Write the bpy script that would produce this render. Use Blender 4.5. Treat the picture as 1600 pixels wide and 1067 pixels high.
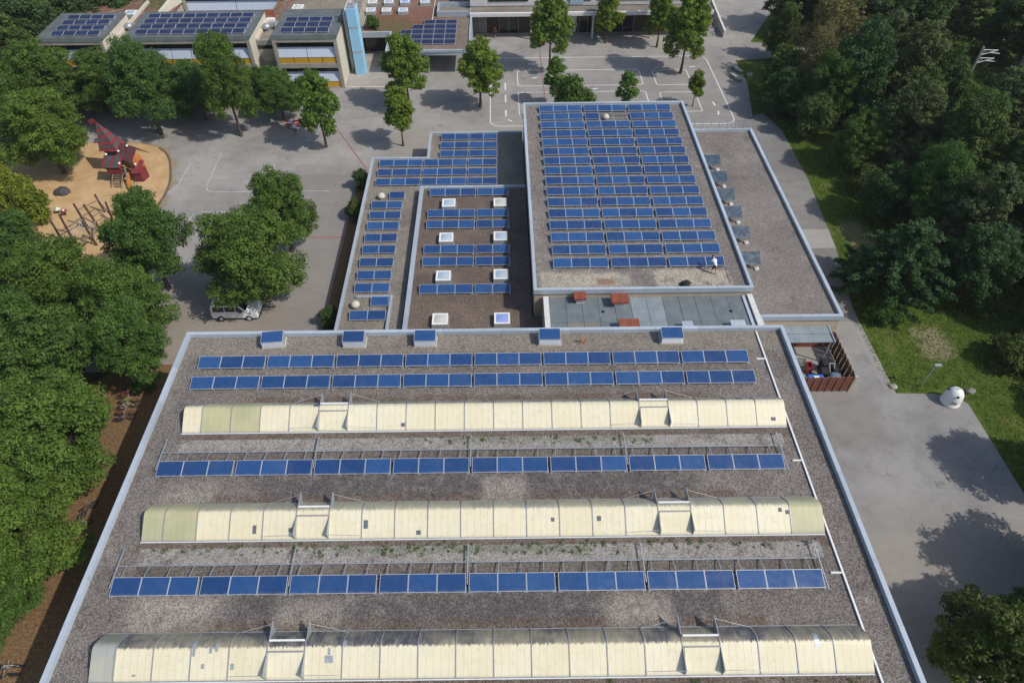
import bpy, math, random
import numpy as np
from mathutils import Vector, Matrix

for o in list(bpy.data.objects):
    bpy.data.objects.remove(o, do_unlink=True)
S = bpy.context.scene
COL = S.collection
R = math.radians

# ------------------------------------------------------------------ camera
cam_d = bpy.data.cameras.new('camera')
cam_d.sensor_width = 36.0
cam_d.lens = 24.0
cam_d.clip_start = 0.5
cam_d.clip_end = 3000
cam_d.shift_x = 14.75 / 1600.0
cam = bpy.data.objects.new('camera', cam_d)
COL.objects.link(cam)
p_, r_ = R(47.186), R(-0.692)
fw = Vector((0, math.cos(p_), -math.sin(p_)))
up0 = Vector((0, math.sin(p_), math.cos(p_)))
rt0 = Vector((1, 0, 0))
rt = rt0 * math.cos(r_) + up0 * math.sin(r_)
up = -rt0 * math.sin(r_) + up0 * math.cos(r_)
m = Matrix((rt, up, -fw)).transposed().to_4x4()
m.translation = (0, 0, 45.3)
cam.matrix_world = m
S.camera = cam

# ------------------------------------------------------------------ light
SUN = Vector((0.82, -0.38, 1.0)).normalized()          # towards the sun
elev = math.asin(SUN.z)
azim = math.atan2(SUN.x, SUN.y)
W = bpy.data.worlds.new('World')
S.world = W
W.use_nodes = True
wn = W.node_tree
sky = wn.nodes.new('ShaderNodeTexSky')
sky.sky_type = 'NISHITA'
sky.sun_disc = False
sky.sun_elevation = elev
sky.sun_rotation = azim
sky.dust_density = 1.5
wn.links.new(sky.outputs[0], wn.nodes['Background'].inputs[0])
wn.nodes['Background'].inputs[1].default_value = 0.14
sun_d = bpy.data.lights.new('sun', 'SUN')
sun_d.energy = 3.3
sun_d.angle = R(0.53)
sun_d.color = (1.0, 0.95, 0.87)
sun = bpy.data.objects.new('sun', sun_d)
COL.objects.link(sun)
sun.rotation_euler = (-SUN).to_track_quat('-Z', 'Y').to_euler()
sun.location = SUN * 100
S.view_settings.view_transform = 'Standard'
S.view_settings.look = 'None'
S.view_settings.exposure = 0.0
S.view_settings.gamma = 1.0

rng = random.Random(7)

# ------------------------------------------------------------------ helpers
def tag(o, label=None, cat=None, group=None, kind=None):
    if label: o['label'] = label
    if cat: o['category'] = cat
    if group: o['group'] = group
    if kind: o['kind'] = kind
    return o

def empty(name, loc=(0, 0, 0), rz=0.0, parent=None):
    o = bpy.data.objects.new(name, None)
    COL.objects.link(o)
    o.empty_display_size = 0.2
    o.location = loc
    o.rotation_euler = (0, 0, rz)
    if parent: o.parent = parent
    return o

def link(name, mesh, parent=None, loc=(0, 0, 0), rz=0.0):
    o = bpy.data.objects.new(name, mesh)
    COL.objects.link(o)
    o.location = loc
    o.rotation_euler = (0, 0, rz)
    if parent: o.parent = parent
    return o

def copy_tree(o, parent=None):
    c = o.copy()
    COL.objects.link(c)
    c.parent = parent
    for ch in o.children:
        copy_tree(ch, c)
    return c

class MB:
    def __init__(s):
        s.v = []; s.f = []; s.m = []; s.sm = []
    def add(s, vs, fs, mat=0, smooth=False):
        b = len(s.v)
        s.v += [tuple(v) for v in vs]
        for f in fs:
            s.f.append([b + i for i in f]); s.m.append(mat); s.sm.append(smooth)
        return s
    def box(s, x0, x1, y0, y1, z0, z1, mat=0):
        return s.add([(x0,y0,z0),(x1,y0,z0),(x1,y1,z0),(x0,y1,z0),(x0,y0,z1),(x1,y0,z1),(x1,y1,z1),(x0,y1,z1)],
                     [(0,3,2,1),(4,5,6,7),(0,1,5,4),(1,2,6,5),(2,3,7,6),(3,0,4,7)], mat)
    def hexa(s, c, mat=0):          # 8 corners, bottom 4 then top 4
        return s.add(c, [(0,3,2,1),(4,5,6,7),(0,1,5,4),(1,2,6,5),(2,3,7,6),(3,0,4,7)], mat)
    def prism(s, poly, z0, z1, mat=0):
        n = len(poly)
        vs = [(x,y,z0) for x,y in poly] + [(x,y,z1) for x,y in poly]
        fs = [tuple(range(n-1,-1,-1)), tuple(range(n,2*n))] + [(i,(i+1)%n,n+(i+1)%n,n+i) for i in range(n)]
        return s.add(vs, fs, mat)
    def plate(s, pts, thick, mat=0):   # planar polygon in 3d with thickness along its normal
        P = [Vector(p) for p in pts]
        nrm = (P[1]-P[0]).cross(P[2]-P[0]).normalized() * thick * .5
        n = len(P)
        vs = [p - nrm for p in P] + [p + nrm for p in P]
        fs = [tuple(range(n-1,-1,-1)), tuple(range(n,2*n))] + [(i,(i+1)%n,n+(i+1)%n,n+i) for i in range(n)]
        return s.add(vs, fs, mat)
    def tube(s, p0, p1, r0, r1=None, n=6, mat=0, smooth=True):
        if r1 is None: r1 = r0
        p0, p1 = Vector(p0), Vector(p1)
        d = (p1 - p0)
        if d.length < 1e-6: return s
        d.normalize()
        a = d.orthogonal().normalized(); b = d.cross(a)
        vs = []
        for p, r in ((p0, r0), (p1, r1)):
            for i in range(n):
                t = 2*math.pi*i/n
                vs.append(p + (a*math.cos(t) + b*math.sin(t))*r)
        fs = [(i,(i+1)%n,n+(i+1)%n,n+i) for i in range(n)]
        s.add(vs, fs, mat, smooth)
        s.add(vs[:n], [tuple(range(n-1,-1,-1))], mat)
        s.add(vs[n:], [tuple(range(n))], mat)
        return s
    def bar(s, p0, p1, w, h, mat=0):   # rectangular bar
        p0, p1 = Vector(p0), Vector(p1)
        d = (p1-p0).normalized()
        z = Vector((0,0,1)) if abs(d.z) < .95 else Vector((0,1,0))
        a = d.cross(z).normalized()*w*.5; b = a.cross(d).normalized()*h*.5
        c = [p0-a-b, p0+a-b, p1+a-b, p1-a-b, p0-a+b, p0+a+b, p1+a+b, p1-a+b]
        return s.hexa(c, mat)
    def lathe(s, prof, c=(0,0,0), n=20, mat=0, smooth=True):
        vs = []
        for r, z in prof:
            for i in range(n):
                t = 2*math.pi*i/n
                vs.append((c[0]+r*math.cos(t), c[1]+r*math.sin(t), c[2]+z))
        fs = []
        for k in range(len(prof)-1):
            for i in range(n):
                fs.append((k*n+i, k*n+(i+1)%n, (k+1)*n+(i+1)%n, (k+1)*n+i))
        s.add(vs, fs, mat, smooth)
        s.add(vs[:n], [tuple(range(n-1,-1,-1))], mat)
        s.add(vs[-n:], [tuple(range(n))], mat)
        return s
    def mesh(s, name, mats):
        me = bpy.data.meshes.new(name)
        me.from_pydata(s.v, [], s.f)
        for mm in (mats if isinstance(mats, (list, tuple)) else [mats]):
            me.materials.append(mm)
        me.polygons.foreach_set('material_index', s.m)
        me.polygons.foreach_set('use_smooth', s.sm)
        me.update()
        return me
    def build(s, name, mats, parent=None, loc=(0,0,0), rz=0.0):
        return link(name, s.mesh(name, mats), parent, loc, rz)

# ------------------------------------------------------------------ materials
class NT:
    def __init__(s, name, rough=.8, spec=.3, metal=0.0):
        s.mat = bpy.data.materials.new(name)
        s.mat.use_nodes = True
        s.t = s.mat.node_tree
        s.b = s.t.nodes['Principled BSDF']
        s.b.inputs['Roughness'].default_value = rough
        s.b.inputs['Specular IOR Level'].default_value = spec
        s.b.inputs['Metallic'].default_value = metal
    def n(s, ty, **kw):
        nd = s.t.nodes.new(ty)
        for k, v in kw.items(): setattr(nd, k, v)
        return nd
    def put(s, sock, v):
        if isinstance(v, bpy.types.NodeSocket): s.t.links.new(v, sock)
        elif isinstance(v, (tuple, list)) and len(v) == 3 and sock.type == 'RGBA': sock.default_value = (*v, 1)
        else: sock.default_value = v
    def math(s, op, a, b=0.0, clamp=False):
        nd = s.n('ShaderNodeMath', operation=op, use_clamp=clamp)
        s.put(nd.inputs[0], a); s.put(nd.inputs[1], b)
        return nd.outputs[0]
    def pos(s):
        return s.n('ShaderNodeNewGeometry').outputs['Position']
    def obj(s):
        return s.n('ShaderNodeTexCoord').outputs['Object']
    def rand(s):
        return s.n('ShaderNodeObjectInfo').outputs['Random']
    def xyz(s, v):
        nd = s.n('ShaderNodeSeparateXYZ'); s.put(nd.inputs[0], v); return nd.outputs
    def noise(s, vec, scale, detail=4, rough=.6):
        nd = s.n('ShaderNodeTexNoise'); s.put(nd.inputs['Vector'], vec)
        nd.inputs['Scale'].default_value = scale; nd.inputs['Detail'].default_value = detail
        nd.inputs['Roughness'].default_value = rough
        return nd.outputs['Fac']
    def voro(s, vec, scale, out='Color'):
        nd = s.n('ShaderNodeTexVoronoi'); s.put(nd.inputs['Vector'], vec); nd.inputs['Scale'].default_value = scale
        return nd.outputs[out]
    def ramp(s, f, lo, hi, a=0.0, b=1.0):
        nd = s.n('ShaderNodeMapRange', interpolation_type='SMOOTHSTEP')
        s.put(nd.inputs[0], f); nd.inputs[1].default_value = lo; nd.inputs[2].default_value = hi
        nd.inputs[3].default_value = a; nd.inputs[4].default_value = b
        return nd.outputs[0]
    def mix(s, f, a, b, blend='MIX'):
        nd = s.n('ShaderNodeMix', data_type='RGBA', blend_type=blend)
        s.put(nd.inputs[0], f); s.put(nd.inputs[6], a); s.put(nd.inputs[7], b)
        return nd.outputs[2]
    def col(s, c):
        s.put(s.b.inputs['Base Color'], c); return s
    def bump(s, h, strength=.4, dist=.05):
        nd = s.n('ShaderNodeBump'); nd.inputs['Strength'].default_value = strength
        nd.inputs['Distance'].default_value = dist
        s.put(nd.inputs['Height'], h); s.t.links.new(nd.outputs[0], s.b.inputs['Normal'])
        return s
    def boxmask(s, P, x0, x1, y0, y1, soft=.3, wob=.5, nscale=.9):
        o = s.xyz(P)
        w = s.math('MULTIPLY', s.math('SUBTRACT', s.noise(P, nscale, 4), .5), wob*2)
        x = s.math('ADD', o[0], w); w2 = s.math('MULTIPLY', s.math('SUBTRACT', s.noise(P, nscale*1.37, 4), .5), wob*2)
        y = s.math('ADD', o[1], w2)
        a = s.ramp(x, x0-soft, x0+soft); b = s.ramp(x, x1-soft, x1+soft, 1, 0)
        c = s.ramp(y, y0-soft, y0+soft); d = s.ramp(y, y1-soft, y1+soft, 1, 0)
        return s.math('MULTIPLY', s.math('MULTIPLY', a, b), s.math('MULTIPLY', c, d))

def plain(name, c, rough=.7, spec=.3, metal=0.0, var=.15, scale=3.0):
    t = NT(name, rough, spec, metal)
    P = t.obj()
    f = t.ramp(t.noise(P, scale, 5), .3, .7)
    t.col(t.mix(f, tuple(x*(1-var) for x in c), tuple(min(1, x*(1+var)) for x in c)))
    return t.mat

def gravel(name, dark, mid, light, extra=(), big=.22):
    t = NT(name, .95, .15)
    P = t.pos()
    v = t.xyz(t.voro(P, 19.0))[0]
    fine = t.noise(P, 30, 2, .6)
    c = t.mix(t.ramp(v, .1, .95), dark, light)
    c = t.mix(.30, c, mid)
    f2 = t.ramp(t.noise(P, big, 5, .6), .36, .64)
    c = t.mix(t.math('MULTIPLY', f2, .55), c, t.mix(1.0, c, (.72, .70, .70), 'MULTIPLY'))
    dr = t.ramp(t.noise(P, .5, 6, .72), .5, .66)
    c = t.mix(t.math('MULTIPLY', dr, .5), c, t.mix(1.0, c, (1.4, 1.36, 1.3), 'MULTIPLY'))
    dp = t.ramp(t.noise(P, .31, 6, .75), .52, .64)
    c = t.mix(t.math('MULTIPLY', dp, .5), c, t.mix(1.0, c, (.62, .60, .62), 'MULTIPLY'))
    for (x0, x1, y0, y1, soft, wob, colr, st) in extra:
        k = t.boxmask(P, x0, x1, y0, y1, soft, wob)
        tex = t.mix(t.ramp(v, .05, .95), tuple(q*.62 for q in colr), tuple(q*1.35 for q in colr))
        brk = t.math('MULTIPLY', t.ramp(t.noise(P, 1.1, 6, .72), .3, .55), t.ramp(t.noise(P, 7, 4, .7), .25, .55, .45, 1.0))
        c = t.mix(t.math('MULTIPLY', t.math('MULTIPLY', k, st), brk), c, tex)
    c = t.mix(t.ramp(fine, .35, .7), t.mix(1.0, c, (.74, .74, .74), 'MULTIPLY'), c)
    t.col(c)
    t.bump(t.math('ADD', v, fine), .5, .05)
    return t.mat

M = {}
BROWN = (.135, .085, .05); LGREY = (.37, .35, .32); BEIGE = (.48, .43, .36); DARK = (.085, .08, .085); OLIVE = (.13, .13, .05); MOSS = (.07, .11, .03)
hall_extra = []
for y0 in (11.08, 18.75, 26.42):
    hall_extra.append((-21.6, 19, y0-.75, y0-.05, .2, .25, BROWN, .55))
    hall_extra.append((-18, 14, y0+2.35, y0+3.1, .2, .4, BROWN, .6))
for y0 in (16.62, 24.22):
    hall_extra.append((-21.2, 18.3, y0+.72, y0+1.72, .06, .06, LGREY, .95))
    hall_extra.append((-21.0, 18.3, y0+.0, y0+.66, .06, .06, (.13, .11, .09), .6))
    hall_extra.append((-15, 12, y0-2.6, y0-1.05, .5, .9, DARK, .72))
hall_extra += [(-10, 5, 17.85, 18.3, .15, .4, MOSS, .4), (-4, 9, 25.5, 25.9, .12, .35, MOSS, .3),
               (-20.5, -16, 13.6, 15.6, .5, .6, BEIGE, .6), (-12.5, -8.8, 13.8, 15.2, .4, .5, BEIGE, .5), (5.5, 9, 13.6, 15.4, .5, .5, BEIGE, .65),
               (-1.4, 1.4, 21.2, 22.9, .4, .5, BEIGE, .6), (-21, -18, 21.2, 22.6, .5, .5, BEIGE, .5),
               (-23.4, 20.7, 33.4, 35.3, .3, .3, (.31, .27, .22), .7)]
M['gravel_hall'] = gravel('gravel_hall', (.10, .088, .082), (.205, .18, .163), (.40, .36, .32), hall_extra)
M['gravel_gym'] = gravel('gravel_gym', (.10, .09, .085), (.22, .195, .18), (.44, .40, .36),
    [(3.2, 10.9, 42.3, 44.2, .3, .8, (.50, .45, .36), .9), (13.0, 19.4, 42.3, 44.6, .3, .8, (.50, .45, .36), .9),
     (8.1, 9.6, 42.7, 43.5, .15, .35, (.25, .11, .05), .8), (14.2, 14.7, 43.0, 43.4, .1, .1, (.25, .11, .05), .8)])
M['gravel_west'] = gravel('gravel_west', (.15, .13, .11), (.27, .24, .20), (.42, .38, .32))
M['gravel_inner'] = gravel('gravel_inner', (.10, .075, .06), (.17, .13, .105), (.30, .24, .20))
M['gravel_east'] = gravel('gravel_east', (.15, .13, .12), (.25, .22, .20), (.40, .37, .34))
M['gravel_school'] = gravel('gravel_school', (.17, .15, .12), (.30, .26, .21), (.45, .40, .33),
    [(-61, -30, 99.5, 125, 1, 2, (.22, .10, .06), .9), (-53, -49, 104, 112, .8, 1, MOSS, .8)])
M['sedum'] = gravel('sedum', (.13, .10, .08), (.24, .18, .14), (.36, .30, .25),
    [(-20, -9, 98, 108, 1.5, 2, (.20, .09, .04), .9), (-19, -13, 99, 104, 1, 1.5, OLIVE, .7), (-14, -7, 104, 112, 1.2, 2, (.28, .13, .10), .6)])

def asphalt(name, a, b, extra=()):
    t = NT(name, .9, .2)
    P = t.pos()
    c = t.mix(t.ramp(t.noise(P, .12, 6, .6), .33, .67), a, b)
    c = t.mix(t.math('MULTIPLY', t.ramp(t.noise(P, .7, 6, .75), .45, .68), .55), c, t.mix(1.0, c, (.72, .71, .70), 'MULTIPLY'))
    c = t.mix(t.math('MULTIPLY', t.ramp(t.noise(P, 22, 2, .8), .35, .75), .35), c, t.mix(1.0, c, (.75, .75, .76), 'MULTIPLY'))
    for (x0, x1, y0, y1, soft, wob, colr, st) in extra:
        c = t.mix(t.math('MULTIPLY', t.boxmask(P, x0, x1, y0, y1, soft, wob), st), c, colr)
    st = t.n('ShaderNodeMapping'); st.inputs['Scale'].default_value = (.5, 2.2, 1); st.inputs['Rotation'].default_value = (0, 0, .5); t.put(st.inputs[0], P)
    c = t.mix(t.math('MULTIPLY', t.ramp(t.noise(st.outputs[0], .55, 6, .7), .42, .7), .30), c, t.mix(1.0, c, (1.28, 1.27, 1.25), 'MULTIPLY'))
    c = t.mix(t.math('MULTIPLY', t.ramp(t.noise(P, 2.6, 6, .75), .48, .72), .28), c, t.mix(1.0, c, (.70, .69, .68), 'MULTIPLY'))
    # fine cracks, partly sealed
    vd = t.n('ShaderNodeTexVoronoi', feature='DISTANCE_TO_EDGE'); vd.inputs['Scale'].default_value = .16
    wv = t.n('ShaderNodeVectorMath', operation='ADD'); nz = t.n('ShaderNodeTexNoise'); nz.inputs['Scale'].default_value = .8; nz.inputs['Detail'].default_value = 5
    t.put(nz.inputs['Vector'], P); t.put(wv.inputs[0], P); t.put(wv.inputs[1], nz.outputs['Color']); t.put(vd.inputs['Vector'], wv.outputs[0])
    ck = t.math('MULTIPLY', t.ramp(vd.outputs[0], .002, .012, 1, 0), t.ramp(t.noise(P, .25, 3), .5, .62))
    c = t.mix(t.math('MULTIPLY', ck, .3), c, (.10, .095, .09))
    t.col(c); t.bump(t.noise(P, 30, 3, .8), .25, .02)
    return t.mat
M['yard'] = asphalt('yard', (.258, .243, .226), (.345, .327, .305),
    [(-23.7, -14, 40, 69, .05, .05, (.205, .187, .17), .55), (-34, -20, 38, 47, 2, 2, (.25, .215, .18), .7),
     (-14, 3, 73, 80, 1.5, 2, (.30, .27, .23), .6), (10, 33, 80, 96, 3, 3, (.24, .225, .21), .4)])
M['forecourt'] = asphalt('forecourt', (.215, .21, .203), (.305, .295, .282), [(21, 31, 30, 36, 1, 1.5, (.17, .155, .14), .5), (22, 40, 10, 24, 3, 3, (.29, .26, .22), .6)])
M['path'] = asphalt('path', (.20, .19, .18), (.25, .24, .23), [(31.5, 36, 54.5, 57.6, .05, .05, (.33, .32, .30), .9)])
M['slab'] = asphalt('slab', (.30, .27, .25), (.38, .35, .32))

def ground_mat():
    t = NT('ground', .95, .1)
    P = t.pos()
    g = t.mix(t.ramp(t.noise(P, 1.3, 6, .7), .3, .7), (.050, .088, .016), (.125, .18, .034))
    g = t.mix(t.ramp(t.noise(P, 9, 3, .8), .3, .75), t.mix(1.0, g, (.6, .6, .6), 'MULTIPLY'), g)
    dry = t.ramp(t.noise(P, .33, 5, .65), .52, .66)
    g = t.mix(t.math('MULTIPLY', dry, .5), g, (.17, .16, .05))
    g = t.mix(t.math('MULTIPLY', t.boxmask(P, 36.2, 38.8, 53.5, 59, .8, 1.2), .85), g, t.mix(t.noise(P, 3, 5), (.16, .12, .07), (.38, .33, .22)))
    g = t.mix(t.math('MULTIPLY', t.boxmask(P, 37.3, 40, 39.3, 43, .6, 1.2), .8), g, t.mix(t.noise(P, 3, 5), (.16, .12, .07), (.36, .32, .22)))
    soil = t.mix(t.noise(P, 4, 5), (.045, .03, .018), (.11, .075, .045))
    k = t.boxmask(P, -90, -20, -5, 125, 2, 2)
    g = t.mix(k, g, soil)
    t.col(g); t.bump(t.noise(P, 12, 4, .8), .6, .08)
    return t.mat
M['ground'] = ground_mat()
def soil_mat():
    t = NT('bark_mulch', .95, .1)
    P = t.pos()
    c = t.mix(t.ramp(t.noise(P, 5, 6, .75), .3, .7), (.08, .048, .025), (.30, .185, .095))
    c = t.mix(t.math('MULTIPLY', t.ramp(t.noise(P, .6, 4), .4, .65), .5), c, (.19, .125, .065))
    t.col(c); t.bump(t.noise(P, 18, 4, .8), .7, .06)
    return t.mat
M['bark'] = soil_mat()
def sand_mat():
    t = NT('sand', .95, .1)
    P = t.pos()
    c = t.mix(t.ramp(t.noise(P, .5, 6, .65), .3, .7), (.46, .30, .15), (.58, .405, .22))
    c = t.mix(t.math('MULTIPLY', t.ramp(t.noise(P, 7, 4, .8), .4, .75), .35), c, (.30, .18, .085))
    t.col(c); t.bump(t.noise(P, 6, 5, .8), .5, .1)
    return t.mat
M['sand'] = sand_mat()
M['sandy_edge'] = asphalt('sandy_edge', (.36, .27, .15), (.27, .23, .17))

def panel_mat(name, c0, c1, cells=(10, 6), lx=1.58, ly=.98, line=(.10, .16, .30)):
    t = NT(name, .22, .5)
    P = t.obj()
    o = t.xyz(P)
    r = t.rand()
    c = t.mix(r, c0, c1)
    c = t.mix(t.math('MULTIPLY', t.ramp(t.noise(P, 1.4, 3), .35, .65), .4), c, t.mix(1.0, c, (.75, .8, .85), 'MULTIPLY'))
    fx = t.math('FRACT', t.math('MULTIPLY', o[0], cells[0]/lx)); fy = t.math('FRACT', t.math('MULTIPLY', o[1], cells[1]/ly))
    lx_ = t.math('LESS_THAN', fx, .06); ly_ = t.math('LESS_THAN', fy, .07)
    c = t.mix(t.math('MULTIPLY', t.math('MAXIMUM', lx_, ly_), .45), c, line)
    P2 = t.pos()
    dust = t.ramp(t.noise(P2, .9, 5, .65), .45, .75)
    c = t.mix(t.math('MULTIPLY', dust, .05), c, (.35, .33, .30))
    edge = t.math('MULTIPLY', t.ramp(o[1], .03, .16, 1, 0), t.ramp(t.noise(P2, 2.5, 4), .4, .6))
    c = t.mix(t.math('MULTIPLY', edge, .22), c, (.32, .29, .25))
    t.put(t.b.inputs['Roughness'], t.ramp(t.noise(P2, 1.7, 4), .3, .7, .16, .38))
    t.col(c)
    t.b.inputs['Coat Weight'].default_value = .35
    t.b.inputs['Coat Roughness'].default_value = .08
    return t.mat
M['pv'] = panel_mat('pv_blue', (.013, .046, .150), (.022, .084, .235), line=(.07, .12, .22))
M['pv_dark'] = panel_mat('pv_dark', (.010, .015, .055), (.014, .024, .085), line=(.04, .05, .10))
M['collector'] = panel_mat('collector', (.020, .058, .085), (.028, .052, .105), cells=(6, 1), line=(.035, .08, .10))
M['alu'] = plain('aluminium', (.62, .64, .66), .45, .5, .3, .06)
M['alu_dark'] = plain('aged_aluminium', (.36, .37, .38), .5, .5, .4, .1)
M['steel'] = plain('galvanised_steel', (.42, .45, .48), .5, .5, .5, .12)
def coping_mat(name, c):
    t = NT(name, .5, .45, .1)
    P = t.pos(); r = t.rand()
    k = t.mix(r, tuple(q*.88 for q in c), tuple(q*1.06 for q in c))
    k = t.mix(t.math('MULTIPLY', t.ramp(t.noise(P, 2.2, 6, .75), .48, .72), .35), k, tuple(q*.6 for q in c))
    t.col(k); t.put(t.b.inputs['Roughness'], t.ramp(t.noise(P, 1.0, 4), .3, .7, .35, .65))
    return t.mat
M['coping'] = coping_mat('coping_metal', (.44, .50, .56))
M['coping2'] = coping_mat('coping_metal_aged', (.39, .44, .49))
M['render_beige'] = plain('render_beige', (.50, .41, .30), .9, .2, 0, .08, 1.5)
M['brick_red'] = plain('red_cladding', (.22, .07, .045), .85, .2, 0, .15, 4)
M['concrete'] = plain('concrete', (.36, .33, .28), .9, .2, 0, .14, 1.2)
M['concrete_light'] = plain('concrete_light', (.56, .52, .43), .9, .2, 0, .08, 1.0)
M['concrete_grey'] = plain('concrete_grey', (.26, .25, .235), .9, .2, 0, .15, 1.5)
M['white'] = plain('white_paint', (.78, .78, .76), .5, .4, 0, .04)
M['whitish'] = plain('off_white', (.62, .62, .60), .6, .3, 0, .08)
M['dark_glass'] = plain('dark_glass', (.012, .014, .018), .08, .6, 0, .2)
M['dark'] = plain('drain_black', (.02, .02, .022), .8, .2, 0, .2)  # near black colour of the small roof drains
M['blind'] = None
def blind_mat():
    t = NT('louvre_blind', .5, .4)
    o = t.xyz(t.obj())
    f = t.math('FRACT', t.math('MULTIPLY', o[2], 12.0))
    c = t.mix(t.ramp(f, .1, .5), (.36, .41, .50), (.60, .68, .80))
    fx = t.math('LESS_THAN', t.math('FRACT', t.math('MULTIPLY', o[0], .95)), .03)
    t.col(t.mix(fx, c, (.40, .45, .52)))
    return t.mat
M['blind'] = blind_mat()
M['yellow'] = plain('yellow_panel', (.60, .34, .02), .6, .4, 0, .06)
M['tower_blue'] = plain('tower_blue', (.30, .58, .78), .6, .4, 0, .06, .6)
M['tower_band'] = plain('tower_band', (.33, .42, .50), .6, .4)
M['slate_roof'] = plain('slate_roof', (.115, .13, .135), .75, .3, 0, .16, .8)
M['slate_edge'] = plain('slate_edge', (.07, .085, .08), .75, .3, 0, .15, .8)
M['green_sheet'] = plain('green_roof_sheet', (.15, .175, .19), .65, .35, 0, .15, 1.0)
M['green_sheet_light'] = plain('green_roof_sheet_light', (.23, .27, .295), .6, .35, 0, .12, 1.0)
M['green_sheet_brown'] = plain('green_roof_sheet_stained', (.20, .19, .165), .7, .3, 0, .15, 1.0)
M['red_vent'] = plain('red_vent', (.24, .065, .04), .7, .3, 0, .2, 2.0)
M['rust_vent'] = plain('rust_vent', (.25, .08, .045), .7, .3, 0, .25, 2.0)
M['rubber'] = plain('rubber', (.018, .018, .02), .8, .3, 0, .2)
M['wood_dark'] = plain('dark_timber', (.085, .06, .045), .85, .2, 0, .25, 3)
M['wood'] = plain('weathered_timber', (.22, .165, .12), .85, .2, 0, .2, 3)
M['play_red'] = plain('play_red', (.19, .032, .038), .7, .3, 0, .2, 2)
M['play_grey'] = plain('play_grey', (.075, .07, .075), .8, .25, 0, .2, 2)
M['play_orange'] = plain('play_orange', (.45, .17, .05), .75, .25, 0, .2, 2)
M['play_yellow'] = plain('play_ochre', (.34, .24, .10), .8, .25, 0, .2, 2)
M['line_white'] = None
def line_mat(name, c, under, wear):
    t = NT(name, .85, .2)
    P = t.pos()
    f = t.ramp(t.noise(P, 3.5, 5, .75), wear-.1, wear+.12)
    t.col(t.mix(f, under, c))
    return t.mat
M['line_white'] = line_mat('line_white', (.72, .71, .69), (.32, .31, .30), .37)
M['line_red'] = line_mat('line_red', (.32, .13, .13), (.25, .22, .21), .46)

def leaf_mat(name, a, b, trans=.25):
    t = NT(name, .65, .18)
    at = t.n('ShaderNodeAttribute', attribute_name='tint').outputs['Fac']
    r = t.rand()
    c = t.mix(at, a, b)
    c = t.mix(1.0, c, t.mix(r, (.84, .96, 1.0), (1.28, 1.12, .86)), 'MULTIPLY')
    t.col(c)
    tr = t.n('ShaderNodeBsdfTranslucent')
    t.put(tr.inputs[0], t.mix(1.0, c, (1.2, 1.15, .5), 'MULTIPLY'))
    ms = t.n('ShaderNodeMixShader')
    ms.inputs[0].default_value = trans
    t.t.links.new(t.b.outputs[0], ms.inputs[1]); t.t.links.new(tr.outputs[0], ms.inputs[2])
    t.t.links.new(ms.outputs[0], t.t.nodes['Material Output'].inputs[0])
    return t.mat
M['leaf'] = leaf_mat('leaf_broad', (.036, .082, .019), (.130, .225, .054), .35)
M['leaf_mid'] = leaf_mat('leaf_mid', (.044, .094, .018), (.155, .255, .056), .35)
M['leaf_bright'] = leaf_mat('leaf_bright', (.064, .125, .020), (.225, .325, .062), .38)
M['leaf_dark'] = leaf_mat('leaf_wood', (.038, .072, .022), (.132, .188, .058), .35)
M['leaf_blue'] = leaf_mat('leaf_bluish', (.025, .062, .024), (.090, .158, .058), .35)
M['leaf_grey'] = leaf_mat('leaf_grey', (.050, .078, .036), (.150, .195, .092), .35)
M['leaf_pale'] = leaf_mat('leaf_pale', (.10, .105, .048), (.26, .24, .13), .35)
M['leaf_yellow'] = leaf_mat('leaf_yellow', (.09, .13, .016), (.27, .32, .045), .35)
M['barkwood'] = plain('tree_bark', (.10, .075, .055), .9, .15, 0, .3, 4)
M['bark_pale'] = plain('tree_bark_pale', (.24, .20, .15), .9, .15, 0, .3, 4)

# ------------------------------------------------------------------ setting: ground sheets
def sheet(name, poly, z, mat, kind='structure'):
    mb = MB()
    mb.add([(x, y, z) for x, y in poly], [tuple(range(len(poly)))])
    o = mb.build(name, mat)
    if kind: o['kind'] = kind
    return o
sheet('ground', [(-900, -600), (900, -600), (900, 1500), (-900, 1500)], -.02, M['ground'])
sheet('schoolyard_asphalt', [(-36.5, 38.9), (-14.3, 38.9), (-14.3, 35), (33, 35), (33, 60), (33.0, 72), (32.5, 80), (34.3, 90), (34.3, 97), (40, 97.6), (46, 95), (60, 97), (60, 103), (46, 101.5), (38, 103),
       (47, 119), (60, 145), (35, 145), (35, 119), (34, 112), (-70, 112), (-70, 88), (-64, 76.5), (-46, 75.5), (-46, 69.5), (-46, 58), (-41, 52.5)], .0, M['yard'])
sheet('forecourt', [(20, -8), (46, -8), (44, 14), (38.7, 25), (38.5, 34.3), (37.6, 35.2), (35.8, 35.4), (32.9, 35.5), (32.2, 36.2), (32.2, 41.4), (33.3, 48), (28.5, 48), (20, 40.5)], .012, M['forecourt'])
sheet('footpath', [(28.5, 44), (32.7, 44.0), (34.4, 54.2), (35.4, 66.8), (35.5, 77.4), (34.3, 82), (30.5, 80), (28.5, 72)], .016, M['path'])
sheet('bark_strip', [(-45, 0), (-22, 0), (-22, 39.2), (-29.4, 39.7), (-33, 39.4), (-38, 36), (-45, 36)], .008, M['bark'])
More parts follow.
